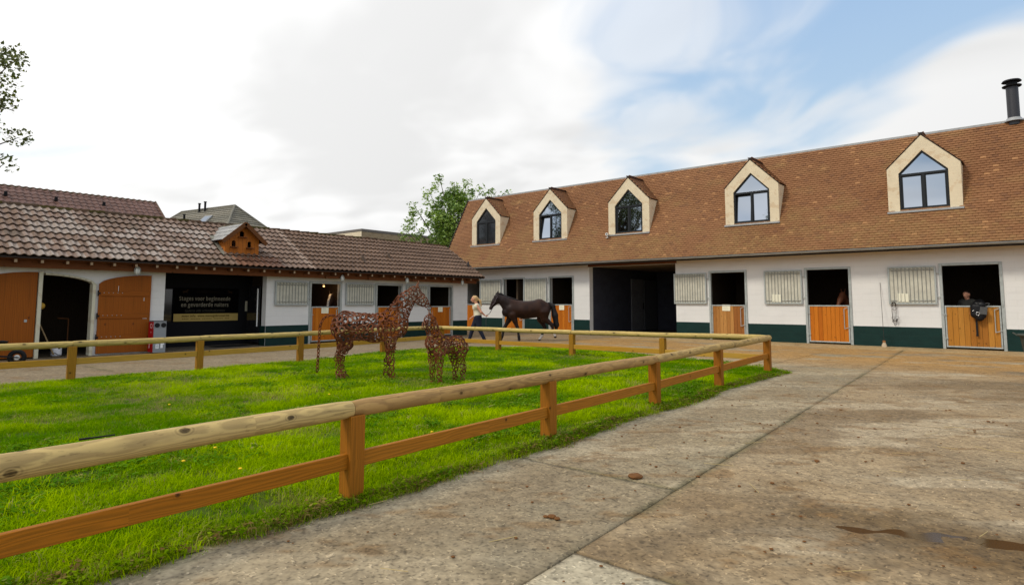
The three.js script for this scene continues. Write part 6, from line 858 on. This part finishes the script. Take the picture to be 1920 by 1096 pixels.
{ // grey hipped house
  const t = thing('house', 'house with a grey hipped roof and a skylight beyond the dovecote', 'house', [-33, 0, 2.5]); const o = new V3(-33, 0, 2.5), B = new V3(-28.94, 9.267, 1.674).sub(o), r = new V3(0.985, 0, -0.172).normalize(), n = new V3(0.172, 0, 0.985).normalize(), A = B.clone().addScaledVector(r, -7.2), H = 4.6, k = 4.6;
  const dn = new V3(0, -H, 0), E1 = B.clone().addScaledVector(r, k).addScaledVector(n, k).add(dn), E2 = B.clone().addScaledVector(r, k).addScaledVector(n, -k).add(dn), E3 = A.clone().addScaledVector(r, -k).addScaledVector(n, k).add(dn), E4 = A.clone().addScaledVector(r, -k).addScaledVector(n, -k).add(dn);
  const a = (v) => v.toArray(), sl = [0, 1, 2].map((i) => std({ color: lin(...[[0.235, 0.215, 0.165], [0.20, 0.185, 0.145], [0.265, 0.24, 0.185]][i]), map: T_tile, roughness: 0.65 }));
  const roof = mesh('roof', merge([quadGeo([a(E3), a(E1), a(B), a(A)]), quadGeo([a(E1), a(E2), a(B)]), quadGeo([a(E4), a(E3), a(A)]), quadGeo([a(E2), a(E4), a(A), a(B)])].map((g) => g)), sl[1], t);
  const course = (P0, P1, Q0, Q1, rows) => { const nn = P1.clone().sub(P0).cross(Q0.clone().sub(P0)).normalize(); if (nn.y < 0) nn.negate(); for (let i = 0; i < rows; i++) { const t0 = i / rows, t1 = (i + 1.1) / rows, l0 = P0.clone().lerp(Q0, t0).addScaledVector(nn, 0.07), l1 = P1.clone().lerp(Q1, t0).addScaledVector(nn, 0.07), u0 = P0.clone().lerp(Q0, Math.min(1, t1)).addScaledVector(nn, 0.012), u1 = P1.clone().lerp(Q1, Math.min(1, t1)).addScaledVector(nn, 0.012), b0 = P0.clone().lerp(Q0, t0), b1 = P1.clone().lerp(Q1, t0); mesh('slate_course', merge([quadGeo([a(l0), a(l1), a(u1), a(u0)]), quadGeo([a(b0), a(b1), a(l1), a(l0)])]), sl[Math.floor(rnd() * 3)], roof); } };
  course(E3, E1, A, B, 24); course(E1, E2, B, B, 24);
  for (const [p, q] of [[B, E1], [B, E2], [A, E3], [A, B]]) mesh('hip_cap', bar(p.clone().add(new V3(0, 0.04, 0)).toArray(), q.clone().add(new V3(0, 0.04, 0)).toArray(), 0.10), sl[1], roof);
  const F = (u, s) => A.clone().lerp(B, u).addScaledVector(n, k * s).add(new V3(0, -H * s, 0)), fn = n.clone().multiplyScalar(H).add(new V3(0, k, 0)).normalize();
  { const c = F(0.74, 0.31); const m = mesh('skylight', rbox(-0.5, 0.5, -0.75, 0.75, 0, 0.12, 0.01), M.zinc, roof, c.addScaledVector(fn, 0.05).toArray()); m.quaternion.setFromRotationMatrix(new THREE.Matrix4().makeBasis(r, fn.clone().cross(r), fn)); mesh('window_pane', box(-0.4, 0.4, -0.65, 0.65, 0.118, 0.13), std({ color: lin(0.3, 0.32, 0.34), metalness: 0.8, roughness: 0.2 }), m); }
  for (const [u, s, h] of [[0.40, 0.06, 0.75], [0.50, 0.05, 0.8], [0.36, 0.30, 0.8]]) { const c = F(u, s); mesh('flue_pipe', merge([bar([0, -0.1, 0], [0, h, 0], 0.085, 0.085, 12), bar([0, h, 0], [0, h + 0.06, 0], 0.13, 0.11, 12)]), M.black, roof, c.toArray()); }
  { const c = F(0.12, 0.33); const m = mesh('skylight', rbox(-0.28, 0.28, -0.5, 0.5, 0, 0.1, 0.01), M.white, roof, c.addScaledVector(fn, 0.05).toArray()); m.quaternion.setFromRotationMatrix(new THREE.Matrix4().makeBasis(r, fn.clone().cross(r), fn)); }
  const wl = merge([box(-6, 6, 0, 4.9, -4.0, 4.0)]); wl.rotateY(Math.atan2(0.172, 0.985)); const c = A.clone().add(B).multiplyScalar(0.5); wl.translate(c.x, 0, c.z); mesh('wall', uvBox(wl), M.cream, t);
}
{ // flat-roofed brick building
  const t = thing('brick_building', 'flat-roofed pale brick building beyond the low stable', 'building', [-25.2, 0, -9.7]); const x0 = -5.0, x1 = 2.5, z0 = -3.3, z1 = 3.5; 
  const bt = colorTex(512, 512, (u, v) => { const r = Math.floor(v * 32), x = u * 8 + (r % 2) * 0.5, d = Math.min((v * 32) % 1, 1 - (v * 32) % 1) * 0.0625, dx = Math.min(x % 1, 1 - x % 1) * 0.25, h = hash2(Math.floor(x) % 8, r, 3), m = d < 0.008 || dx < 0.008; const c = mix3([0.22, 0.135, 0.06], [0.36, 0.25, 0.13], h); return m ? [0.38, 0.33, 0.24] : c; });
  mesh('brick_wall', uvBox(box(x0, x1, 0, 7.45, z0 - 4, z1)), std({ map: rep(bt, 0.5), roughness: 0.9 }), t); mesh('parapet', uvBox(box(x0 - 0.03, x1 + 0.03, 7.45, 7.67, z0 - 4.03, z1 + 0.03)), std({ color: lin(0.16, 0.14, 0.12), roughness: 0.6 }), t); mesh('lit_side_sheet', uvBox(box(x0, x1 + 0.002, 0.2, 7.44, z1 + 0.004, z1 + 0.03)), M.cream, t);  // cream sheet paints the lit side of the brick block paler
  mesh('vent', rbox(x1 - 0.9, x1 - 0.55, 6.9, 7.05, z1 + 0.03, z1 + 0.12, 0.02), M.galv, t);
}
renderer.render(scene, camera);
